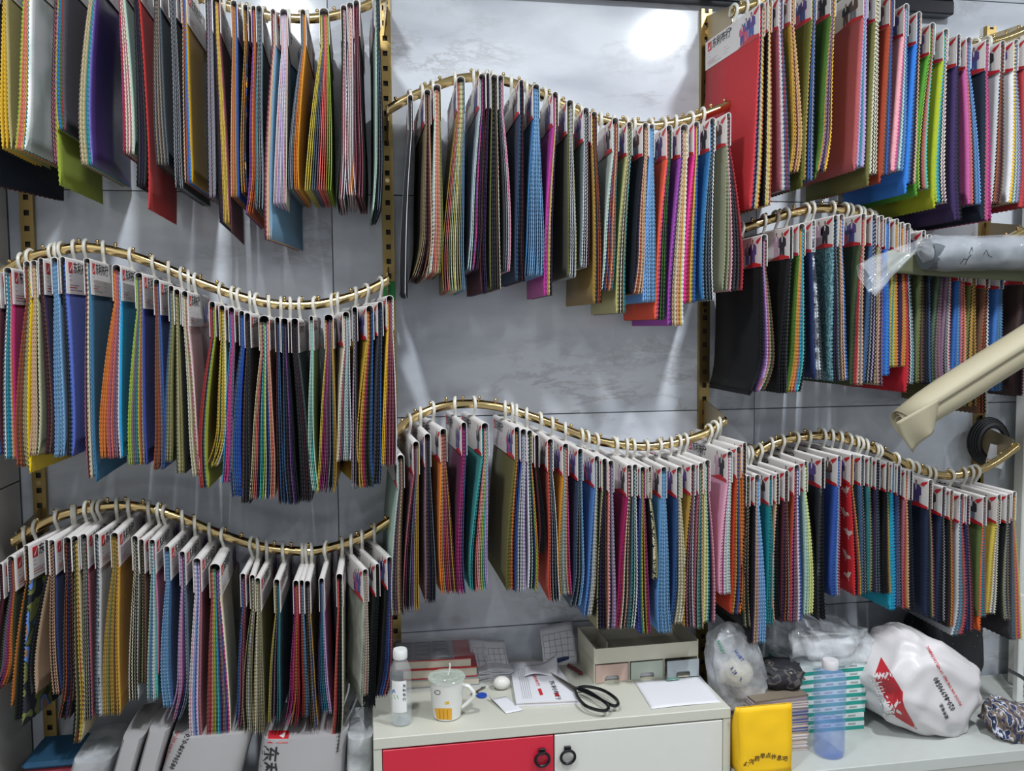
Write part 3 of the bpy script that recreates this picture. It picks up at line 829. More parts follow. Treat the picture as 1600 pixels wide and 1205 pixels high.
# ------------------------------------------------------------------ things on the cabinet
CLEAR = film('clear pet', 'e4ecf0', .16, .06); FILMM = film('crinkled clear film', 'e6ebf0', .34, .16); MILKY = film('milky plastic film', 'd8dce0', .62, .3)
PAPER = mat('white paper', 'dcdce2', .7, noise_amt=.02); INKB = mat('black ink', '26262a', .6); INKR = mat('red ink', 'c22a34', .5); INKG = mat('grey ink', '7c7c86', .6)
def sheet(name, fn, nu, nv, m, parent=None, th=.0008, loc=None):
    """two skins over fn(u,v)->point"""
    P = [[Vector(fn(i/nu, j/nv)) for j in range(nv+1)] for i in range(nu+1)]; vs, fs = [], []
    for i in range(nu+1):
        for j in range(nv+1):
            a = P[min(i+1, nu)][j]-P[max(i-1, 0)][j]; b = P[i][min(j+1, nv)]-P[i][max(j-1, 0)]; n = a.cross(b).normalized()
            vs += [P[i][j], P[i][j]-n*th]
    I = lambda i, j, s: 2*(i*(nv+1)+j)+s
    for i in range(nu):
        for j in range(nv): fs += [(I(i,j,0), I(i+1,j,0), I(i+1,j+1,0), I(i,j+1,0)), (I(i,j,1), I(i,j+1,1), I(i+1,j+1,1), I(i+1,j,1))]
    for i in range(nu): fs += [(I(i,0,0), I(i,0,1), I(i+1,0,1), I(i+1,0,0)), (I(i,nv,0), I(i+1,nv,0), I(i+1,nv,1), I(i,nv,1))]
    for j in range(nv): fs += [(I(0,j,0), I(0,j+1,0), I(0,j+1,1), I(0,j,1)), (I(nu,j,0), I(nu,j,1), I(nu,j+1,1), I(nu,j+1,0))]
    return mesh_obj(name, vs, fs, m, parent, True, loc)
# small water bottle
p = onz(627, 1129, ZC); p[1] = -.35
t = thing('water_bottle', 'small clear water bottle with white cap and printed label', 'bottle', p+np.array([0, 0, .0002]))
bd = B().lathe([(.020, 0), (.0255, .004), (.0262, .012), (.0255, .05), (.0258, .055), (.0258, .122), (.0245, .136), (.017, .152), (.0125, .158), (.0125, .168)], n=28).build('bottle_body', CLEAR, t, True)
B().lathe([(.0165, .158), (.0172, .160), (.0172, .176), (.0155, .180)], n=24).build('cap', mat('white cap', 'dadcda', .45), t, True)
B().lathe([(.001, .003), (.0238, .005), (.0240, .030)], n=24).build('water', film('still water', 'c8d4dc', .22, .03), t, True)
a0, a1 = math.radians(-142), math.radians(-62)
n = 10; L_ = [(.0264*math.cos(a0+(a1-a0)*k/n), .0264*math.sin(a0+(a1-a0)*k/n)) for k in range(n+1)]
lb = mesh_obj('label_wrap', [(x, y, z) for x, y in L_ for z in (.036, .112)], [(2*k, 2*k+2, 2*k+3, 2*k+1) for k in range(n)], mat('white label', 'e2e2e2', .5), t)
bpy.context.view_layer.update(); bv = bvh_of(lb)
decal('label_print', INKB, lb, text_px('东', (629, 1074), (5.5, 0), (0, -5.5))+text_px('利', (629, 1081), (5.5, 0), (0, -5.5))+text_px('布', (629, 1088), (5.5, 0), (0, -5.5))+text_px('行', (629, 1095), (5.5, 0), (0, -5.5)), bv, .0004)
decal('label_print', INKR, lb, [[(612, 1071), (622, 1070), (618, 1074), (614, 1074)]], bv, .0004)
decal('label_print', mat('blue ink', '3f78b8', .5), lb, [[(613, 1079), (616, 1077), (618, 1083), (613, 1084)]], bv, .0004)
decal('label_print', mat('green ink', '58a858', .5), lb, [[(615, 1086), (621, 1087), (623, 1093), (617, 1092)]], bv, .0004)
BRN0 = mat('brown stripe glaze', 'a8701c', .3)
# mug with lid
p = onz(700, 1126, ZC); p[1] = -.335; p[2] = ZC+.0003
t = thing('mug', 'white mug with a yellow striped print, clear lid and straw', 'mug', p)
MUG = mat('white glazed ceramic', 'dededa', .18, noise_amt=.01)
mb = B().lathe([(.030, 0), (.0335, .003), (.0375, .04), (.0405, .085), (.0425, .094), (.0415, .0955), (.039, .094), (.036, .03), (.030, .006)], n=36).build('mug_body', MUG, t, True)
B().tube([(.036, -.006, .078), (.052, -.010, .074), (.064, -.014, .060), (.064, -.014, .050), (.050, -.011, .034), (.036, -.008, .022)], [.006, .0065, .0065, .0065, .0065, .0055], 10, flat=.8).build('handle', MUG, t, True)
ld = B().lathe([(.0455, .096), (.0460, .098), (.044, .1005), (.030, .1005), (.028, .1025), (.016, .1025), (.014, .1015), (.001, .1015)], n=32).build('lid', film('greenish lid', 'c8d4c8', .5, .15), t, True)
B().tube([(.004, .0, .1015), (.007, 0, .112), (.009, 0, .124), (.008, 0, .130)], .0019, 8).build('straw', mat('white straw', 'e0e0dc', .4), t, True)
bpy.context.view_layer.update(); bv = bvh_of(mb)
decal('mug_print', mat('honey yellow glaze', 'e0a428', .3), mb, quad_grid([(679, 1107), (706, 1107), (706, 1125), (683, 1124)], 10, 3), bv, .0005)
for x in (687, 693, 699): decal('stripe_print', BRN0, mb, stroke_px([(x, 1109), (x+.8, 1124)], .8), bv, .0009)
decal('cloud_print', INKB, mb, stroke_px([(679, 1082), (681, 1079), (685, 1079), (688, 1081), (687, 1085), (682, 1085), (679, 1082)], .8), bv, .0009)
decal('mug_print', mat('bee yellow glaze', 'd8b030', .3), mb, [[(695, 1097), (701, 1096), (702, 1100), (696, 1101)]], bv, .0007)
# swatch books
def book(name, label, c, sz, rz, m, pages, grp=None, cat='book'):
    t = thing(name, label, cat, c, rz, grp); x, y, h = sz[0]/2, sz[1]/2, sz[2]
    B().box((-x, -y, 0), (x, y, .0022)).build('cover', m, t); B().box((-x, -y, h-.0022), (x, y, h)).build('cover', m, t)
    B().box((-x+.002, -y+.002, .0023), (x-.002, y-.002, h-.0023)).build('pages', pages, t); return t
REDB = mat('red glossy cover', 'b8262c', .25)
PG = mat('cream page block', 'c8c0b0', .7)
book('swatch_book', 'grey swatch book at the base of the film wrapped stack', (.115, -.10, ZC+.0005), (.20, .13, .022), -.05, mat('grey cover', '8c9098', .4), PG, 'film wrapped swatch books')
book('swatch_book', 'thick red swatch book in the middle of the film wrapped stack', (.112, -.098, ZC+.023), (.195, .13, .026), -.04, REDB, PG, 'film wrapped swatch books')
t = book('swatch_book', 'red and grey swatch book with oval windows, topmost of its stack', (.095, -.095, ZC+.0495), (.20, .135, .024), -.05, REDB, PG, 'film wrapped swatch books')
pgz = .0245
top = B().box((-.099, -.066, .0242), (.055, .066, .0250)).build('window_page', mat('grey window page', '9a96a0', .35), t)
for i in range(3):
    for j in range(4):
        c0 = (-.076+i*.049, -.046+j*.031)
        ov = [(c0[0]+.020*max(-1, min(1, 1.25*math.cos(a))), c0[1]+.0115*max(-1, min(1, 1.25*math.sin(a))), .0252) for a in np.linspace(0, 2*math.pi, 17)]
        B().tube(ov, .0006, 4, cap=False).build('oval_window', mat('dark outline', '4c4a54', .5), top)
t2 = thing('film_wrap', 'crinkled clear film wrapped round the red swatch books', 'plastic film', (.11, -.10, ZC+.0005))
def wrapf(u, v):
    a = u*2*math.pi; k = 1+.05*noise.noise((u*6, v*5, 1)); x = .128*k*max(-1, min(1, 1.35*math.cos(a))); z = .042+.045*k*max(-.92, min(1, 1.35*math.sin(a)))
    return (x, -.085+.16*v+.006*noise.noise((u*5, v*3, 7)), z)
sheet('film_sheet', wrapf, 40, 10, film('thin clear film', 'eef2f6', .12, .1), t2, .0004)
# paper slips and till rolls
def grid_lines(name, fn, parent, nu, nv, m, u0=.06, u1=.95, v0=.05, v1=.7):
    b = B()
    for i in range(nu+1):
        u = u0+(u1-u0)*i/nu; b.tube([Vector(fn(u, v0+(v1-v0)*k/6)) for k in range(7)], .0004, 4)
    for j in range(nv+1):
        v = v0+(v1-v0)*j/nv; b.tube([Vector(fn(u0+(u1-u0)*k/8, v)) for k in range(9)], .0004, 4)
    o = b.build(name, m, parent); o['kind'] = 'stuff'; return o
def paper_fn(x0, x1, yb, yt, z0, z1, bend, sd):
    return lambda u, v: (x0+(x1-x0)*u+.004*noise.noise((u*3, v*3, sd)), yb+(yt-yb)*v-bend*v*(1-v)*4*.3, z0+(z1-z0)*v+.006*math.sin(u*3+sd)*v)
f1 = paper_fn(.20, .30, -.105, -.03, ZC+.018, ZC+.07, .01, 2.)
t = thing('invoice_sheet', 'gridded invoice sheet leaning on the wall above crumpled slips', 'paper', (.25, -.05, ZC)); off = Vector((.25, -.05, ZC))
fl = lambda u, v: Vector(f1(u, v))-off
sheet('page', fl, 12, 8, PAPER, t); grid_lines('printed_grid', lambda u, v: fl(u, v)+Vector((0, -.0012, .0006)), t, 6, 3, INKG)
f2 = paper_fn(.40, .495, -.085, -.028, ZC+.001, ZC+.098, .03, 5.)
t = thing('invoice_sheet', 'gridded invoice sheet standing against the cream drawer organizer', 'paper', (.45, -.05, ZC)); off2 = Vector((.45, -.05, ZC))
fl2 = lambda u, v: Vector(f2(u, v))-off2
sheet('page', fl2, 12, 8, PAPER, t); grid_lines('printed_grid', lambda u, v: fl2(u, v)+Vector((0, -.0012, .0006)), t, 5, 4, INKG, v0=.2, v1=.8)
for k in range(7):
    rr = random.Random(k); x0 = .205+rr.uniform(-.006, .006); z0 = ZC+.0012+k*.0034; ph = rr.uniform(0, 6)
    fn = lambda u, v: (x0-.25+.10*u, -.145+.07*v+rr.uniform(0, .0005)+.05, .0+z0-ZC+.0022*math.sin(u*6+ph)+.002*k*u*(1-u)*(1 if k > 2 else .3))
    o = thing('paper_slip', f'crumpled white paper slip, {ORD[k]} from the bottom of the pile behind the egg', 'paper', (.25, -.05, ZC), 0, 'crumpled slips by the wall')
    sheet('page', lambda u, v: (x0-.25+.10*u, -.095+.07*v, z0-ZC+.0018*math.sin(u*6+ph)+.0025*k*u*(1-u)), 10, 4, PAPER, o)
p = onz(785, 1080, ZC)
o = B().ball((0, 0, .017), .017, 24, 14, 0, (1.32, 1.05, 1.0)).build('white_egg', mat('glossy white shell', 'e2e0da', .12), None, True, p+np.array([0, .012, .0])); tag(o, 'glossy white egg shaped object beside the keys', 'ornament')
o = sheet('paper_tag', lambda u, v: (.045*u+.03*v, -.085*v+.012*u, .001+.0*(u)+.012*max(0, 1-u*8)*(1-v)+.0006), 8, 8, PAPER, None, .0006, (.222, -.268, ZC+.0002)); tag(o, 'small folded white paper tag lying before the egg shaped object', 'paper')
p = onz(742, 1086, ZC); t = thing('key_bunch', 'small metal keys on a ring with a blue plastic fob', 'keys', p+np.array([0, 0, .0005])); STEEL = mat('worn steel', '8c8880', .35, .9)
B().tube([(.010*math.cos(a), .010*math.sin(a), .002) for a in np.linspace(0, 2*math.pi, 17)], .0012, 6, cap=False).build('key_ring', STEEL, t, True)
for k, a in enumerate((1.0, .72)): B().box((.008, -.003+.006*k, .001+.002*k), (.046, .001+.006*k, .0028+.002*k)).build('key', STEEL, t).rotation_euler[2] = a
B().lathe([(.004, .0), (.0125, .0008), (.0135, .003), (.0125, .0055), (.002, .006)], (.016, -.014, 0), 20).build('fob', mat('blue plastic fob', '1f4ab0', .3), t, True)
# catalogue
t = thing('catalogue', 'white catalogue with red and black lettering lying under scissors', 'catalogue', (.375, -.2, ZC+.0003))
qd = [(-.092, -.118), (.068, -.132), (.058, .125), (-.066, .135)]
for k, m in enumerate((PAPER, mat('page block', 'c4bcbc', .7), PAPER)): B().prism([(x*(1-.01*(k == 1)), y*(1-.01*(k == 1)), .0002+.004*k) for x, y in qd], (0, 0, .0037)).build(('cover', 'pages', 'cover')[k], m, t)
cov = [o for o in t.children if o.name.startswith('cover')][-1]
bpy.context.view_layer.update(); bv = bvh_of(cov)
decal('cover_title', INKB, cov, text_px('东利布行', (858, 1064), (3.1, 7.6), (8.5, -1.0)), bv, .0005); decal('cover_subtitle', INKR, cov, text_px('东利布行', (830, 1051), (2.4, 5.4), (6., -.8)), bv, .0005)
for q in ([(840, 1077), (845, 1076), (849, 1086), (844, 1087)], [(866, 1084), (873, 1083), (874, 1088), (868, 1089)], [(801, 1030), (809, 1034), (810, 1043), (806, 1047)]): decal('red_emblem', INKR, cov, [q], bv, .0005)
for k in range(5): decal('ruled_line', INKG, cov, stroke_px([(808+k*3.2, 1044), (818+k*3.2, 1092)], .5), bv, .0005)
o = sheet('receipt', lambda u, v: (.09*u-.045+.01*v, .055*v, .016+.028*u*v+.006*math.sin(u*5+v*2)), 10, 6, PAPER, None, .0006, (.375, -.175, ZC)); tag(o, 'creased receipt in thin film lying on the white catalogue', 'paper')
# scissors
p = onz(925, 1090, ZC); t = thing('scissors', 'large tailor scissors with black oval handles on the catalogue', 'scissors', (.44, -.27, ZC+.0135))
def pz(x, y, z=.0): q = onz(x, y, ZC+.0135+z); return (q[0]-.44, q[1]+.27, z)
BLK = mat('black lacquered handle', '16161a', .18)
for k, (tip, mid, dx) in enumerate((((857, 1050), (902, 1078), 3), ((862, 1056), (899, 1081), -3))):
    a, b_ = Vector(pz(*tip)), Vector(pz(*mid)); n = (b_-a).cross(Vector((0, 0, 1))).normalized()*.005
    B().prism([a, b_-n, b_+n*1.2], (0, 0, .0022)).build('blade', STEEL, t).location.z = .0026*k
for pts in ([(898, 1078), (903, 1090), (915, 1103), (935, 1110), (948, 1110), (950, 1103), (940, 1094), (920, 1084), (904, 1077)], [(900, 1076), (915, 1073), (940, 1078), (960, 1090), (966, 1100), (958, 1103), (940, 1094), (918, 1080), (904, 1077)]):
    P = crm([pz(x, y, .004) for x, y in pts], 4); B().tube(P, .0042, 8).build('handle_loop', BLK, t, True)
B().lathe([(.001, .004), (.004, .005), (.004, .0075), (.002, .0085)], pz(901, 1078)[:2]+(0,), 10).build('pivot_screw', STEEL, t)
o = B().tube([(.0, 0, .006), (.012, -.03, .006), (.02, -.06, .006)], .0055, 8).build('red_pen', mat('dark red plastic', '6c2c34', .3), None, True, (.468, -.10, ZC)); tag(o, 'dark red pen lying beside the cream drawer organizer', 'pen')
o = B().box((-.02, -.006, 0), (.02, .006, .009), bev=.002).build('box_cutter', mat('navy plastic cutter', '2c3c6c', .4), None, False, (.455, -.085, ZC+.0142)); o.rotation_euler[2] = .5; tag(o, 'small navy box cutter between catalogue and organizer', 'cutter')
# organizer with three drawers
t = thing('drawer_organizer', 'cream desktop organizer with pink, green and blue drawers', 'organizer', (.65, -.135, ZC+.0003), .02)
CRM = mat('cream plastic', 'd2cebc', .45)
x0, x1, y0, y1, H1, H2 = -.145, .145, -.085, .075, .056, .098
b = B(); b.box((x0, y0, 0), (x1, y1, .003)); b.box((x0, y0, H1-.003), (x1, y1, H1)); b.box((x0, y1-.003, .003), (x1, y1, H2)); b.box((x0, y0, .003), (x0+.003, y1-.003, H2)); b.box((x1-.003, y0, .003), (x1, y1-.003, H2)); b.box((x0+.003, y0, H1), (x1-.003, y0+.003, H2-.004))
for k in (1, 2): b.box((x0+.0967*k-.0015, y0, .003), (x0+.0967*k+.0015, y1, H1-.003))
b.build('frame', CRM, t)
B().box((x0+.05, y0+.05, H1), (x0+.053, y1-.003, H2-.006)).build('divider', CRM, t)
for k, (m, dy) in enumerate(((mat('blush pink plastic', 'cdb0a4', .45), 0), (mat('sage green plastic', 'b2bcae', .45), 0), (mat('blue grey plastic', 'a8b2b6', .45), -.012))):
    a = x0+.0967*k+.004; w = .0885; pts = [(0, 0), (w*.28, 0), (w*.28, .012), (w*.34, .016), (w*.66, .016), (w*.72, .012), (w*.72, 0), (w, 0), (w, .046), (0, .046)]
    dr = B().prism([(a+u, y0-.003+dy, .0045+v) for u, v in pts], (0, .003, 0)).build('drawer', m, t)
    B().box((a+.002, y0+.0005+dy, .0035), (a+w-.002, y1-.01+dy, .0055)).build('drawer_tray', CRM, dr)
    B().box((a+.012, y0+.01, .006), (a+w-.012, y1-.02, .016)).build('card_stack', PAPER, dr)
# white sheet with a ticket
o = sheet('paper_sheet', lambda u, v: (.606+.009*v+(.184)*u, -.393+.165*v+.006*u, ZC+.0014+.0012*math.sin(u*4+v*3)), 16, 10, PAPER, None, .0006); tag(o, 'blank white paper sheet lying before the drawer organizer', 'paper')
o = sheet('ticket', lambda u, v: (.70+.035*u, -.245+.022*v, ZC+.0042+.002*u), 4, 3, film('green ticket film', '7cb0a0', .7, .2), None, .0005); tag(o, 'small green ticket in clear film on the white sheet', 'ticket')
# ------------------------------------------------------------------ soft things
def ico(sub):
    import bmesh
    bm = bmesh.new(); bmesh.ops.create_icosphere(bm, subdivisions=sub, radius=1.0)
    v = [tuple(x.co) for x in bm.verts]; f = [tuple(q.index for q in p.verts) for p in bm.faces]; bm.free(); return v, f
ICO = {s: ico(s) for s in (4, 5)}
def ridged(p, s, seed):
    return 1-2*abs(noise.noise((p[0]*s+seed, p[1]*s+seed*.7, p[2]*s)))
def blob(name, label, cat, c, dims, m, seed=1., crumple=.1, fs=2.5, sq=.75, rot=(0, 0, 0), zmin=None, sub=5, taper=None, group=None, part='skin'):
    v, f = ICO[sub]; R = Matrix.Rotation(rot[2], 3, 'Z') @ Matrix.Rotation(rot[1], 3, 'Y') @ Matrix.Rotation(rot[0], 3, 'X'); out = []
    for p in v:
        q = [math.copysign(abs(a)**sq, a) for a in p]; k = 1+crumple*(ridged(p, fs, seed)*.6+.4*noise.noise((p[0]*fs*2.6+seed, p[1]*fs*2.6, p[2]*fs*2.6)))
        x, y, z = (q[i]*dims[i]*k for i in range(3))
        if taper: x, y = x*(1+taper*p[2]), y*(1+taper*p[2])
        w = R @ Vector((x, y, z))+Vector(tuple(map(float, c)))
        if zmin is not None and w.z < zmin: w.z = zmin+.0004*abs(noise.noise((w.x*40, w.y*40, 3)))
        out.append(w)
    base = Vector((c[0], c[1], zmin if zmin is not None else min(w.z for w in out)))
    t = thing(name, label, cat, base, 0, group); o = mesh_obj(part, [w-base for w in out], f, m, t, True)
    return t, o
BAGW = mat('white plastic bag', 'd2ced0', .38, noise_amt=.03, scale=6., bump=.15)
# yellow paper bag
t = thing('yellow_paper_bag', 'bright yellow paper bag with brown handwritten lettering', 'bag', (.877, -.40, ZR+.0003))
yb = []
nx, nz = 8, 12
def yf(u, v):  # front
    return (-.065+.133*u-.004*v*(1-2*u), -.052+.004*noise.noise((u*4, v*4, 2))+.010*v*v, .168*v)
YEL = mat('yellow kraft paper', 'e8b808', .6, noise_amt=.05, scale=20., gain=1.1)
fr = sheet('front_panel', yf, nx, nz, YEL, t, .0008)
sheet('back_panel', lambda u, v: (-.065+.133*u-.004*v*(1-2*u), .036-.074*v*v, .168*v), nx, nz, YEL, t, .0008)
sheet('side_panel', lambda u, v: (-.065-.010*math.sin(math.pi*u)*v-.002*v*0, yf(0, v)[1]+(.036-.074*v*v-yf(0, v)[1])*u, .168*v), 6, nz, YEL, t, .0008)
sheet('side_panel', lambda u, v: (.068-.008*math.sin(math.pi*u)*v, yf(1, v)[1]+(.036-.074*v*v-yf(1, v)[1])*u, .168*v), 6, nz, YEL, t, .0008)
bpy.context.view_layer.update(); bv = bvh_of(fr); BRN = mat('brown ink', '5c4416', .6)
for i, ch in enumerate('吃完药早点休息吧'):
    x = 1161+8.7*i; y = (1198, 1194, 1189, 1185, 1184, 1186, 1188, 1189)[i]
    decal('lettering', BRN, fr, text_px(ch, (x, y), (8.6, -.5), (.5, -9.)), bv, .0006)
# catalogues
CBK = [mat('catalogue pages '+h, h, .7, noise_amt=.12, scale=90.) for h in ('ccc0bc', 'd4ccca', 'b4acb4', 'c4b8b8')]
CVR = [mat('catalogue cover '+h, h, .45) for h in ('c8bcb8', '3c4c88', 'd6d0d0', '8c8088', 'cbb8a0')]
zc = ZR+.0004
for k in range(13):
    rr = random.Random(40+k); h = .0088+rr.uniform(0, .003)
    nm = ORD[k]
    t = book('fabric_catalogue', f'fabric catalogue, {nm} from the bottom of the stack behind the yellow bag', (.965+rr.uniform(-.004, .004), -.252, zc), (.155, .21, h), rr.uniform(-.03, .03), CVR[(k*2+k//3) % 5], CBK[k % 4], 'stacked fabric catalogues', 'catalogue'); zc += h+.0003
ZCAT = zc
book('open_swatch_card', 'flat brown and grey swatch card on top of the catalogue stack', (.96, -.252, ZCAT), (.155, .2, .005), .1, mat('brown grey card', '7c7062', .6), CBK[0], None, 'card')
blob('dark_cloth_bundle', 'dark patterned cloth bundle lying on the catalogue stack', 'cloth', (1.0, -.265, ZCAT+.034), (.056, .05, .028), patterned('dark patterned cloth', [(0., '1c1c22'), (.5, '4a4644'), (.56, '22222a'), (.64, '7c7468')], 26.), 3., .36, 1.6, .7, (0, 0, -.2), ZCAT+.0056, 4)
# teal and white boxes
TEAL = mat('teal printed carton', '1f9488', .45); CWH = mat('white carton', 'd2dcdc', .5)
zb = ZR+.0004
for k in range(8):
    rr = random.Random(90+k); h = .0225; w, d = .205, .15
    t = thing('carton', f'flat teal and white carton, {ORD[k]} from the bottom of the stack', 'box', (1.15+rr.uniform(-.004, .004), -.20, zb), rr.uniform(-.03, .03), 'flat teal and white cartons')
    B().box((-w/2, -d/2, 0), (w/2, d/2, h*.45)).build('carton_base', TEAL, t); B().box((-w/2, -d/2, h*.45+.0001), (w/2, d/2, h-.0002)).build('carton_lid', CWH, t)
    for q in range(4): B().box((-w/2+.05+q*.036, -d/2-.0004, h*.6), (-w/2+.072+q*.036, -d/2-.0001, h*.82)).build('printed_line', (mat('pale teal ink', '88b0ac', .5), mat('grey box ink', '9aa0a0', .5))[q % 2], t)
    zb += h+.0003
# big bottle
p = onz(1297, 1176, ZR); t = thing('large_water_bottle', 'large half empty blue tinted water bottle before the teal cartons', 'bottle', (1.083, -.385, ZR+.0003))
t.scale = (1.06, 1.06, 1.08)
BLU = film('blue tinted pet', '8ca8e8', .26, .04)
B().lathe([(.020, .003), (.032, 0), (.0365, .008), (.036, .05), (.037, .055), (.037, .085), (.034, .092), (.037, .100), (.037, .185), (.034, .196), (.024, .205), (.0165, .209), (.0165, .214)], n=32).build('bottle_body', BLU, t, True)
B().lathe([(.0185, .207), (.0192, .209), (.0192, .224), (.0175, .228), (.001, .228)], n=24).build('cap', mat('white bottle cap', 'd4d2d6', .4), t, True)
B().lathe([(.001, .004), (.031, .004), (.0345, .012), (.0345, .052), (.035, .082), (.001, .083)], n=28).build('water', film('blue still water', '6c90e0', .2, .03), t, True)
# clear bag on the cartons
t, o = blob('clear_plastic_bag', 'crumpled clear plastic bag heaped on top of the teal cartons', 'plastic bag', (1.155, -.205, zb+.045), (.118, .075, .052), FILMM, 5., .38, 1.5, .65, (0, .12, .1), zb+.001)
blob('white_packet', 'white packet inside the clear bag on the teal cartons', 'packet', (1.155, -.205, zb+.034), (.09, .05, .026), mat('white packet plastic', 'c8c8cc', .4, bump=.2), 9., .18, 2., .7, (0, .1, .1), zb+.003, 4)
# translucent bag with noodles between cabinet and catalogues
t, o = blob('noodle_bag', 'translucent bag of dry white noodles with blue and green marker writing', 'plastic bag', (.878, -.265, ZC+.045), (.066, .05, .10), film('noodle bag film', 'd8dce2', .4, .2), 2., .2, 1.25, .62, (0, -.22, 0), None, 5, -.22)
blob('dry_noodles', 'pale dry noodle bundle inside the translucent bag', 'food', (.885, -.262, ZC+.020), (.042, .033, .036), mat('dry noodles', 'd8d4c4', .7, noise_amt=.2, scale=160., bump=.6), 6., .1, 3., .9, sub=4)
bpy.context.view_layer.update(); bv = bvh_of(o); MK = mat('blue marker', '2c3c8c', .6); MG = mat('green marker', '2c8c6c', .6)
decal('marker_writing', MG, o, text_px('NOLEY', (1120, 1002), (2.6, 6.6), (6.6, -2.6)), bv, .001)
for w_ in (text_px('HOIBT', (1146, 1018), (4.2, 5.5), (6, -4.5)), text_px('R 28', (1140, 1045), (4.2, 5.5), (7, -5.5)), text_px('R', (1155, 1064), (5, 3), (3, -9))): decal('marker_writing', MK, o, w_, bv, .001)
# big white carrier bag with the red arrow
t, o = blob('white_carrier_bag', 'big stuffed white carrier bag with red arrow and phone number', 'bag', (1.405, -.27, ZR+.115), (.15, .112, .12), BAGW, 11., .19, 1.35, .72, (0, .55, .1), ZR+.0006)
bpy.context.view_layer.update(); bv = bvh_of(o)
decal('red_arrow', mat('arrow red print', 'b0222c', .4), o, quad_grid([(1377, 1027), (1411, 1082), (1396, 1118), (1366, 1058)], 10, 8)+quad_grid([(1411, 1082), (1410, 1100), (1433, 1140), (1396, 1118)], 6, 6), bv, .0012)
decal('arrow_lettering', mat('white arrow print', 'e4e0e0', .4), o, text_px('东利布行', (1399, 1120), (-7.0, -17.0), (-17, 4.)), bv, .002)
decal('phone_number', INKB, o, text_px('020-86990580', (1493, 1108), (-5.0, -8.8), (-10.5, 5.8))+text_px('服务电话:', (1482, 1122), (-2.6, -5.6), (-5.6, 2.6)), bv, .0014)
decal('slogan', INKR, o, text_px('FOCUS ON THE R&D OF NYLON FABRIC', (1503, 1101), (-2.9, -5.0), (-5.2, 3.)), bv, .0014)
# dark bags and shirt at the right end
blob('dotted_black_bag', 'black bag with faint white dots standing behind the carrier bag', 'bag', (1.615, -.095, ZR+.135), (.11, .068, .14), patterned('black dotted cloth', [(0., 'a8a8b0'), (.09, '1a1b22')], 55., 'voronoi', .5), 4., .1, 1.6, .7, (0, 0, 0), ZR+.0006)
blob('plaid_shirt', 'crumpled brown and navy plaid shirt lying by the carrier bag', 'shirt', (1.625, -.385, ZR+.035), (.07, .055, .04), patterned('plaid cloth', [(0., '2c3450'), (.42, '6c5c50'), (.55, 'b0b4c0'), (.6, '28304c')], 75., 'noise', .8, (1, .5, .4)), 8., .42, 1.5, .7, (0, .2, -.3), ZR+.0006)
o = B().tube(crm([(0, 0, .14), (.03, -.03, .12), (.055, -.06, .07), (.06, -.07, .03), (.05, -.065, .004)], 5), .011, 8, flat=.3).build('black_strap', mat('black webbing', '1c1c20', .6), None, True, (1.665, -.30, ZR+.001)); tag(o, 'wide black webbing strap curving over the plaid shirt', 'strap')
# white rack at the end
t = thing('white_rack', 'white metal rack with slotted posts at the end of the counter', 'rack', (1.86, -.1, 0))
B().box((-.012, -.02, ZR+.0006), (.02, .02, 2.0), bev=.003).build('post', WHT, t); B().box((-.088, -.112, ZR+.0006), (-.068, -.092, .72), bev=.002).build('post', WHT, t)
for z in np.arange(.46, .72, .045): B().box((-.067, -.110, z), (.1, -.100, z+.006)).build('shelf_bar', WHT, t)
B().box((.03, -.05, ZR+.0006), (.3, .05, 2.0)).build('back_sheet', mat('grey rack panel', 'a8b0ae', .5), t)
# black coil on the upright
c = at(1545, 690, -.05); t = thing('cable_coil', 'black cable coil hanging on the gold upright', 'cable', (c[0], -.055, c[2]))
for k in range(4): B().tube([((.060-.004*k)*math.cos(a), -.006*k+.008, (.064-.004*k)*math.sin(a)) for a in np.linspace(0, 2*math.pi, 29)], .0105, 8, cap=False).build('cable_turn', mat('black rubber', '17171a', .45), t, True)
o = B().box((-.03, -.001, -.035), (.028, 0, .03)).build('paper_label', PAPER, None, False, tuple(at(1557, 712, -.1))); o.rotation_euler[1] = .25; tag(o, 'white paper label hanging before the black cable coil', 'label')
# ------------------------------------------------------------------ fabric rolls
def roll_spiral(n0, r0, r1, turns, th):
    out = []
    for k in range(n0+1): a = 2*math.pi*turns*k/n0; out.append((a, r0+(r1-r0)*k/n0))
    return out
P0, P1 = Vector(at(1410, 662, -.41)), Vector(at(1640, 516, -.43)); ax = (P1-P0); Ln = ax.length*1.35; ax.normalize()
e1 = ax.cross(Vector((0, 1, 0))).normalized(); e2 = ax.cross(e1).normalized()
if e1.z < 0: e1 = -e1; e2 = ax.cross(e1)
BEI = mat('beige satin cloth', 'a29a82', .6, noise_amt=.04, scale=8., gain=1.0)
t = thing('beige_fabric_roll', 'beige fabric roll slanting in front of the hanging sample bundles', 'fabric roll', P0)
sp = roll_spiral(72, .017, .050, 3.2, .002); vs, fs = [], []
NS = 9
for s in range(NS+1):
    d = Ln*s/NS
    for k, (a, r) in enumerate(sp):
        rr_ = r*(1-.22*max(0, 1-s/1.5)*(1 if k > 0 else 1))+.0012*noise.noise((s*.8, a, 1)); vs.append(ax*(d-.012*max(0, 1-s)*math.sin(a*.5))+e1*(rr_*math.cos(a))+e2*(rr_*math.sin(a)))
m_ = len(sp)
for s in range(NS):
    for k in range(m_-1): fs.append((s*m_+k, s*m_+k+1, (s+1)*m_+k+1, (s+1)*m_+k))
o = mesh_obj('rolled_cloth', vs, fs, BEI, t, True); sm = o.modifiers.new('thickness', 'SOLIDIFY'); sm.thickness = .0022
def inv(px, py, Y): return Vector(at(px, py, Y))-P0
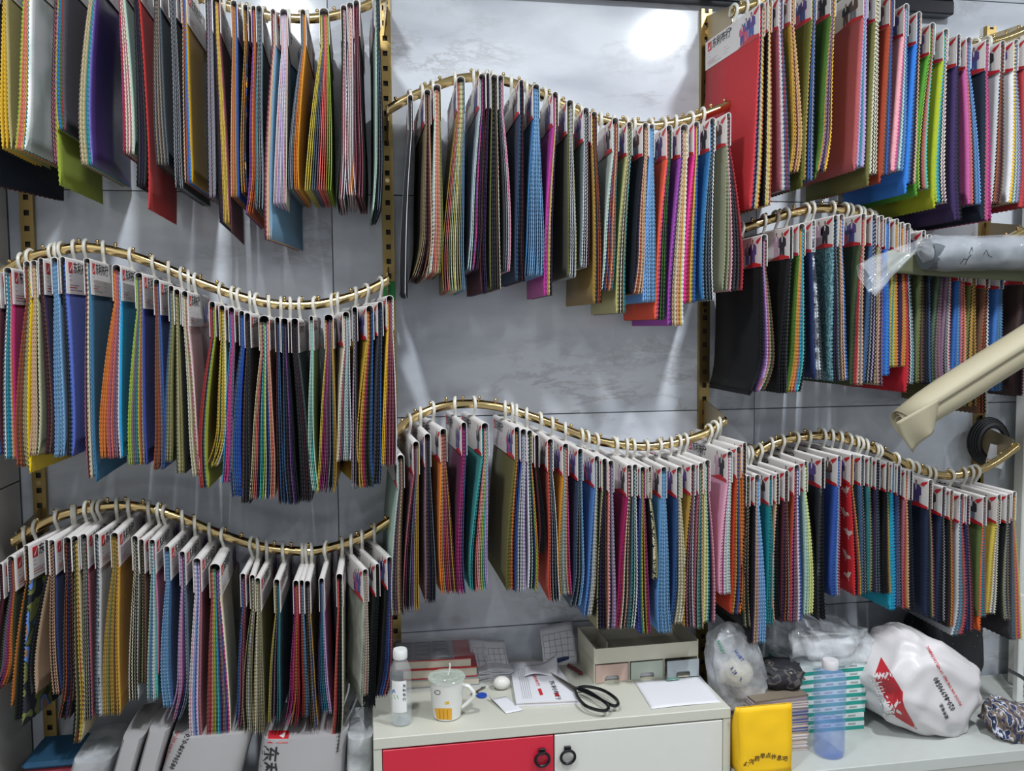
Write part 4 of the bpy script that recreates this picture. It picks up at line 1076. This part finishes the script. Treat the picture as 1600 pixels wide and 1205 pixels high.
ca, cb, cc, cd = inv(1400, 660, -.463), inv(1468, 622, -.476), inv(1458, 674, -.452), inv(1427, 707, -.44)
sheet('loose_flap', lambda u, v: (ca*(1-u)+cb*u)*(1-v)+(cd*(1-u)+cc*u)*v+Vector((-.006*math.sin(math.pi*v)*(1-u), .010*math.sin(u*6+1)*v-.006*v, .012*math.sin(math.pi*u)*v*v)), 12, 10, BEI, t, .0018)
P0 = Vector(at(1446, 397, -.395)); P1 = Vector(at(1680, 393, -.395)); ax = P1-P0
t = thing('wrapped_fabric_roll', 'dark grey fabric roll in knotted clear plastic above the beige roll', 'fabric roll', P0)
rng = np.linspace(0, 1, 12)
B().tube([ax*u for u in rng], .0385, 22).build('rolled_cloth', mat('slate fabric', '4a5056', .6, gain=1.0), t, True)
vs, fs = [], []; N, Mv = 34, 30
kn = Vector(at(1431, 383, -.41))-P0; tail = Vector(at(1352, 436, -.425))-P0
for i in range(N+1):
    u = i/N
    if u < .28:   # tail
        q = u/.28; c = tail*(1-q)+kn*q; r = .034*(1-q)**.7+.0075; d = (kn-tail).normalized()
    elif u < .42:
        q = (u-.28)/.14; c = kn*(1-q)+(ax*.06)*q; r = .0075+.037*q**.8; d = ax.normalized()
    else:
        q = (u-.42)/.58; c = ax*(.06+.94*q); r = .0445; d = ax.normalized()
    a1_ = Vector((0, 1, 0)); b1_ = d.cross(a1_).normalized()
    for k in range(Mv):
        w = 2*math.pi*k/Mv; n_ = noise.noise((math.cos(w)*2.2, math.sin(w)*2.2, u*9)); amp = .10 if u >= .42 else .38
        rr_ = max(.0025, r*(1+amp*n_)) if u < .42 else max(.0397, r*(1+amp*n_))
        vs.append(c+a1_*(rr_*math.cos(w)*(.55 if u < .28 else 1))+b1_*(rr_*math.sin(w)))
for i in range(N):
    for k in range(Mv): fs.append((i*Mv+k, i*Mv+(k+1) % Mv, (i+1)*Mv+(k+1) % Mv, (i+1)*Mv+k))
wr = mesh_obj('plastic_wrap', vs, fs, film('knotted clear wrap', 'e8eef6', .17, .08), t, True)
bpy.context.view_layer.update(); bv = bvh_of(wr)
decal('marker_scribble', INKB, wr, stroke_px([(1500, 412), (1506, 404), (1511, 406), (1507, 414), (1513, 402), (1517, 398)], 1.1)+stroke_px([(1514, 396), (1518, 386), (1519, 393)], 1.)+stroke_px([(1536, 398), (1541, 391), (1544, 399), (1550, 402)], 1.), bv, .0015)
vs = [at(x, y, -.36) for x, y in ((1388, 378), (1440, 372), (1480, 424), (1452, 432), (1420, 408))]
o = sheet('olive_cloth_end', lambda u, v: Vector(at(1386+215*u, 392+26*v+16*u, -.352))+Vector((0, .01*math.sin(u*6), -.012*v*v)), 24, 6, mat('olive grey cloth', '5c6048', .7), None, .002); tag(o, 'olive grey cloth draped behind the plastic wrapped roll', 'cloth')
# ------------------------------------------------------------------ things on the bench under the bottom rail
FOLD = [('dark teal', '1f4a68'), ('dark red', '7c2030'), ('navy', '20263c'), ('olive yellow', 'a0982c')]
zz = ZBN+.0004
for i in range(11):
    nm, h = FOLD[(10-i) % 4]; hh = .018
    fo = B()
    fo.box((-.085, -.075, 0), (.085, .075, hh-.001), bev=.009)
    o = fo.build('folded_cloth', mat('folded '+nm+' cloth', h, .75, gain=1.2), None, True, (-.79-.004*(10-i)+.003*(i % 2), -.185, zz)); zz += hh
    tag(o, f'folded {nm} cloth, {ORD[i]} from the bottom of the pile by the side wall', 'cloth', 'pile of folded cloths')
def slab(label, x, y, w, d, h, lean, m, rz=0., name='wrapped_fabric_bundle', part='wrapping'):
    b = B(); nz_ = 8; vs, fs = [], []
    for k in range(nz_+1):
        z = h*k/nz_
        for q in range(16):
            a = 2*math.pi*q/16; px, py = [math.copysign(abs(f_)**.45, f_) for f_ in (math.cos(a), math.sin(a))]
            s = 1+.03*noise.noise((q*.7, k*.6, x*9)); vs.append((px*w/2*s+lean*z, py*d/2*s, z))
    for k in range(nz_):
        for q in range(16): fs.append((k*16+q, k*16+(q+1) % 16, k*16+16+(q+1) % 16, k*16+16+q))
    fs += [tuple(range(15, -1, -1)), tuple(range(nz_*16, nz_*16+16))]
    t = thing(name, label, 'package', (x, y, ZBN+.0006), rz); o = mesh_obj(part, vs, fs, m, t, True)
    o.data.set_sharp_from_angle(angle=math.radians(50)); return t, o
BAG2 = mat('white wrapping plastic', 'aeacae', .32, noise_amt=.04, scale=8., bump=.2)
slab('narrow white wrapped bundle leaning beside the folded cloth pile', -.765, -.24, .09, .2, .225, .30, film('hazy wrap', 'c8ccd0', .8, .3))
slab('white wrapped bundle second from the folded cloth pile', -.69, -.235, .05, .2, .268, .30, BAG2)
slab('white wrapped bundle third from the folded cloth pile', -.637, -.235, .05, .2, .282, .30, BAG2)
t, o = slab('wide white bag with printed phone number leaning by wrapped bundles', -.515, -.235, .19, .21, .262, .30, BAG2)
bpy.context.view_layer.update(); bv = bvh_of(o)
decal('phone_number', INKB, o, text_px('020-86990580', (291, 1146), (-4.6, 9.4), (10, 4.6)), bv, .001)
decal('slogan', INKR, o, text_px('FOCUS ON THE R&D OF NYLON', (277, 1142), (-2.6, 5.6), (5.4, 2.4)), bv, .001)
t, o = slab('wide white shop bag with red emblem and large black characters', -.255, -.23, .21, .21, .238, .12, BAG2)
bpy.context.view_layer.update(); bv = bvh_of(o)
decal('emblem', INKR, o, quad_grid([(420, 1142), (452, 1142), (450, 1161), (418, 1161)], 4, 3), bv, .001)
decal('emblem_swoosh', mat('white emblem', 'd8d8d8', .4), o, [[(424, 1158), (438, 1150), (446, 1145), (444, 1153), (434, 1158)]], bv, .0016)
decal('shop_characters', INKB, o, text_px('东利布行', (414, 1164), (-2.4, 26), (27, 2.4)), bv, .001)
slab('translucent folded plastic bag beside the cabinet', -.108, -.25, .062, .18, .225, .05, MILKY)
for k in range(3):
    o = B().tube(crm([(0, 0, .0), (.012+.012*k, -.01, .05), (.03+.012*k, -.012, .10), (.034+.008*k, -.006, .12+.03*k)], 5), [.009]*16, 8, flat=.16).build('plastic_strip', MILKY, None, True, (-.155+.018*k, -.29+.03*k, ZBN+.226)); tag(o, ('short','middle','long')[k]+' curled translucent plastic strip rising by the cabinet end', 'plastic strip', 'curled plastic strips')
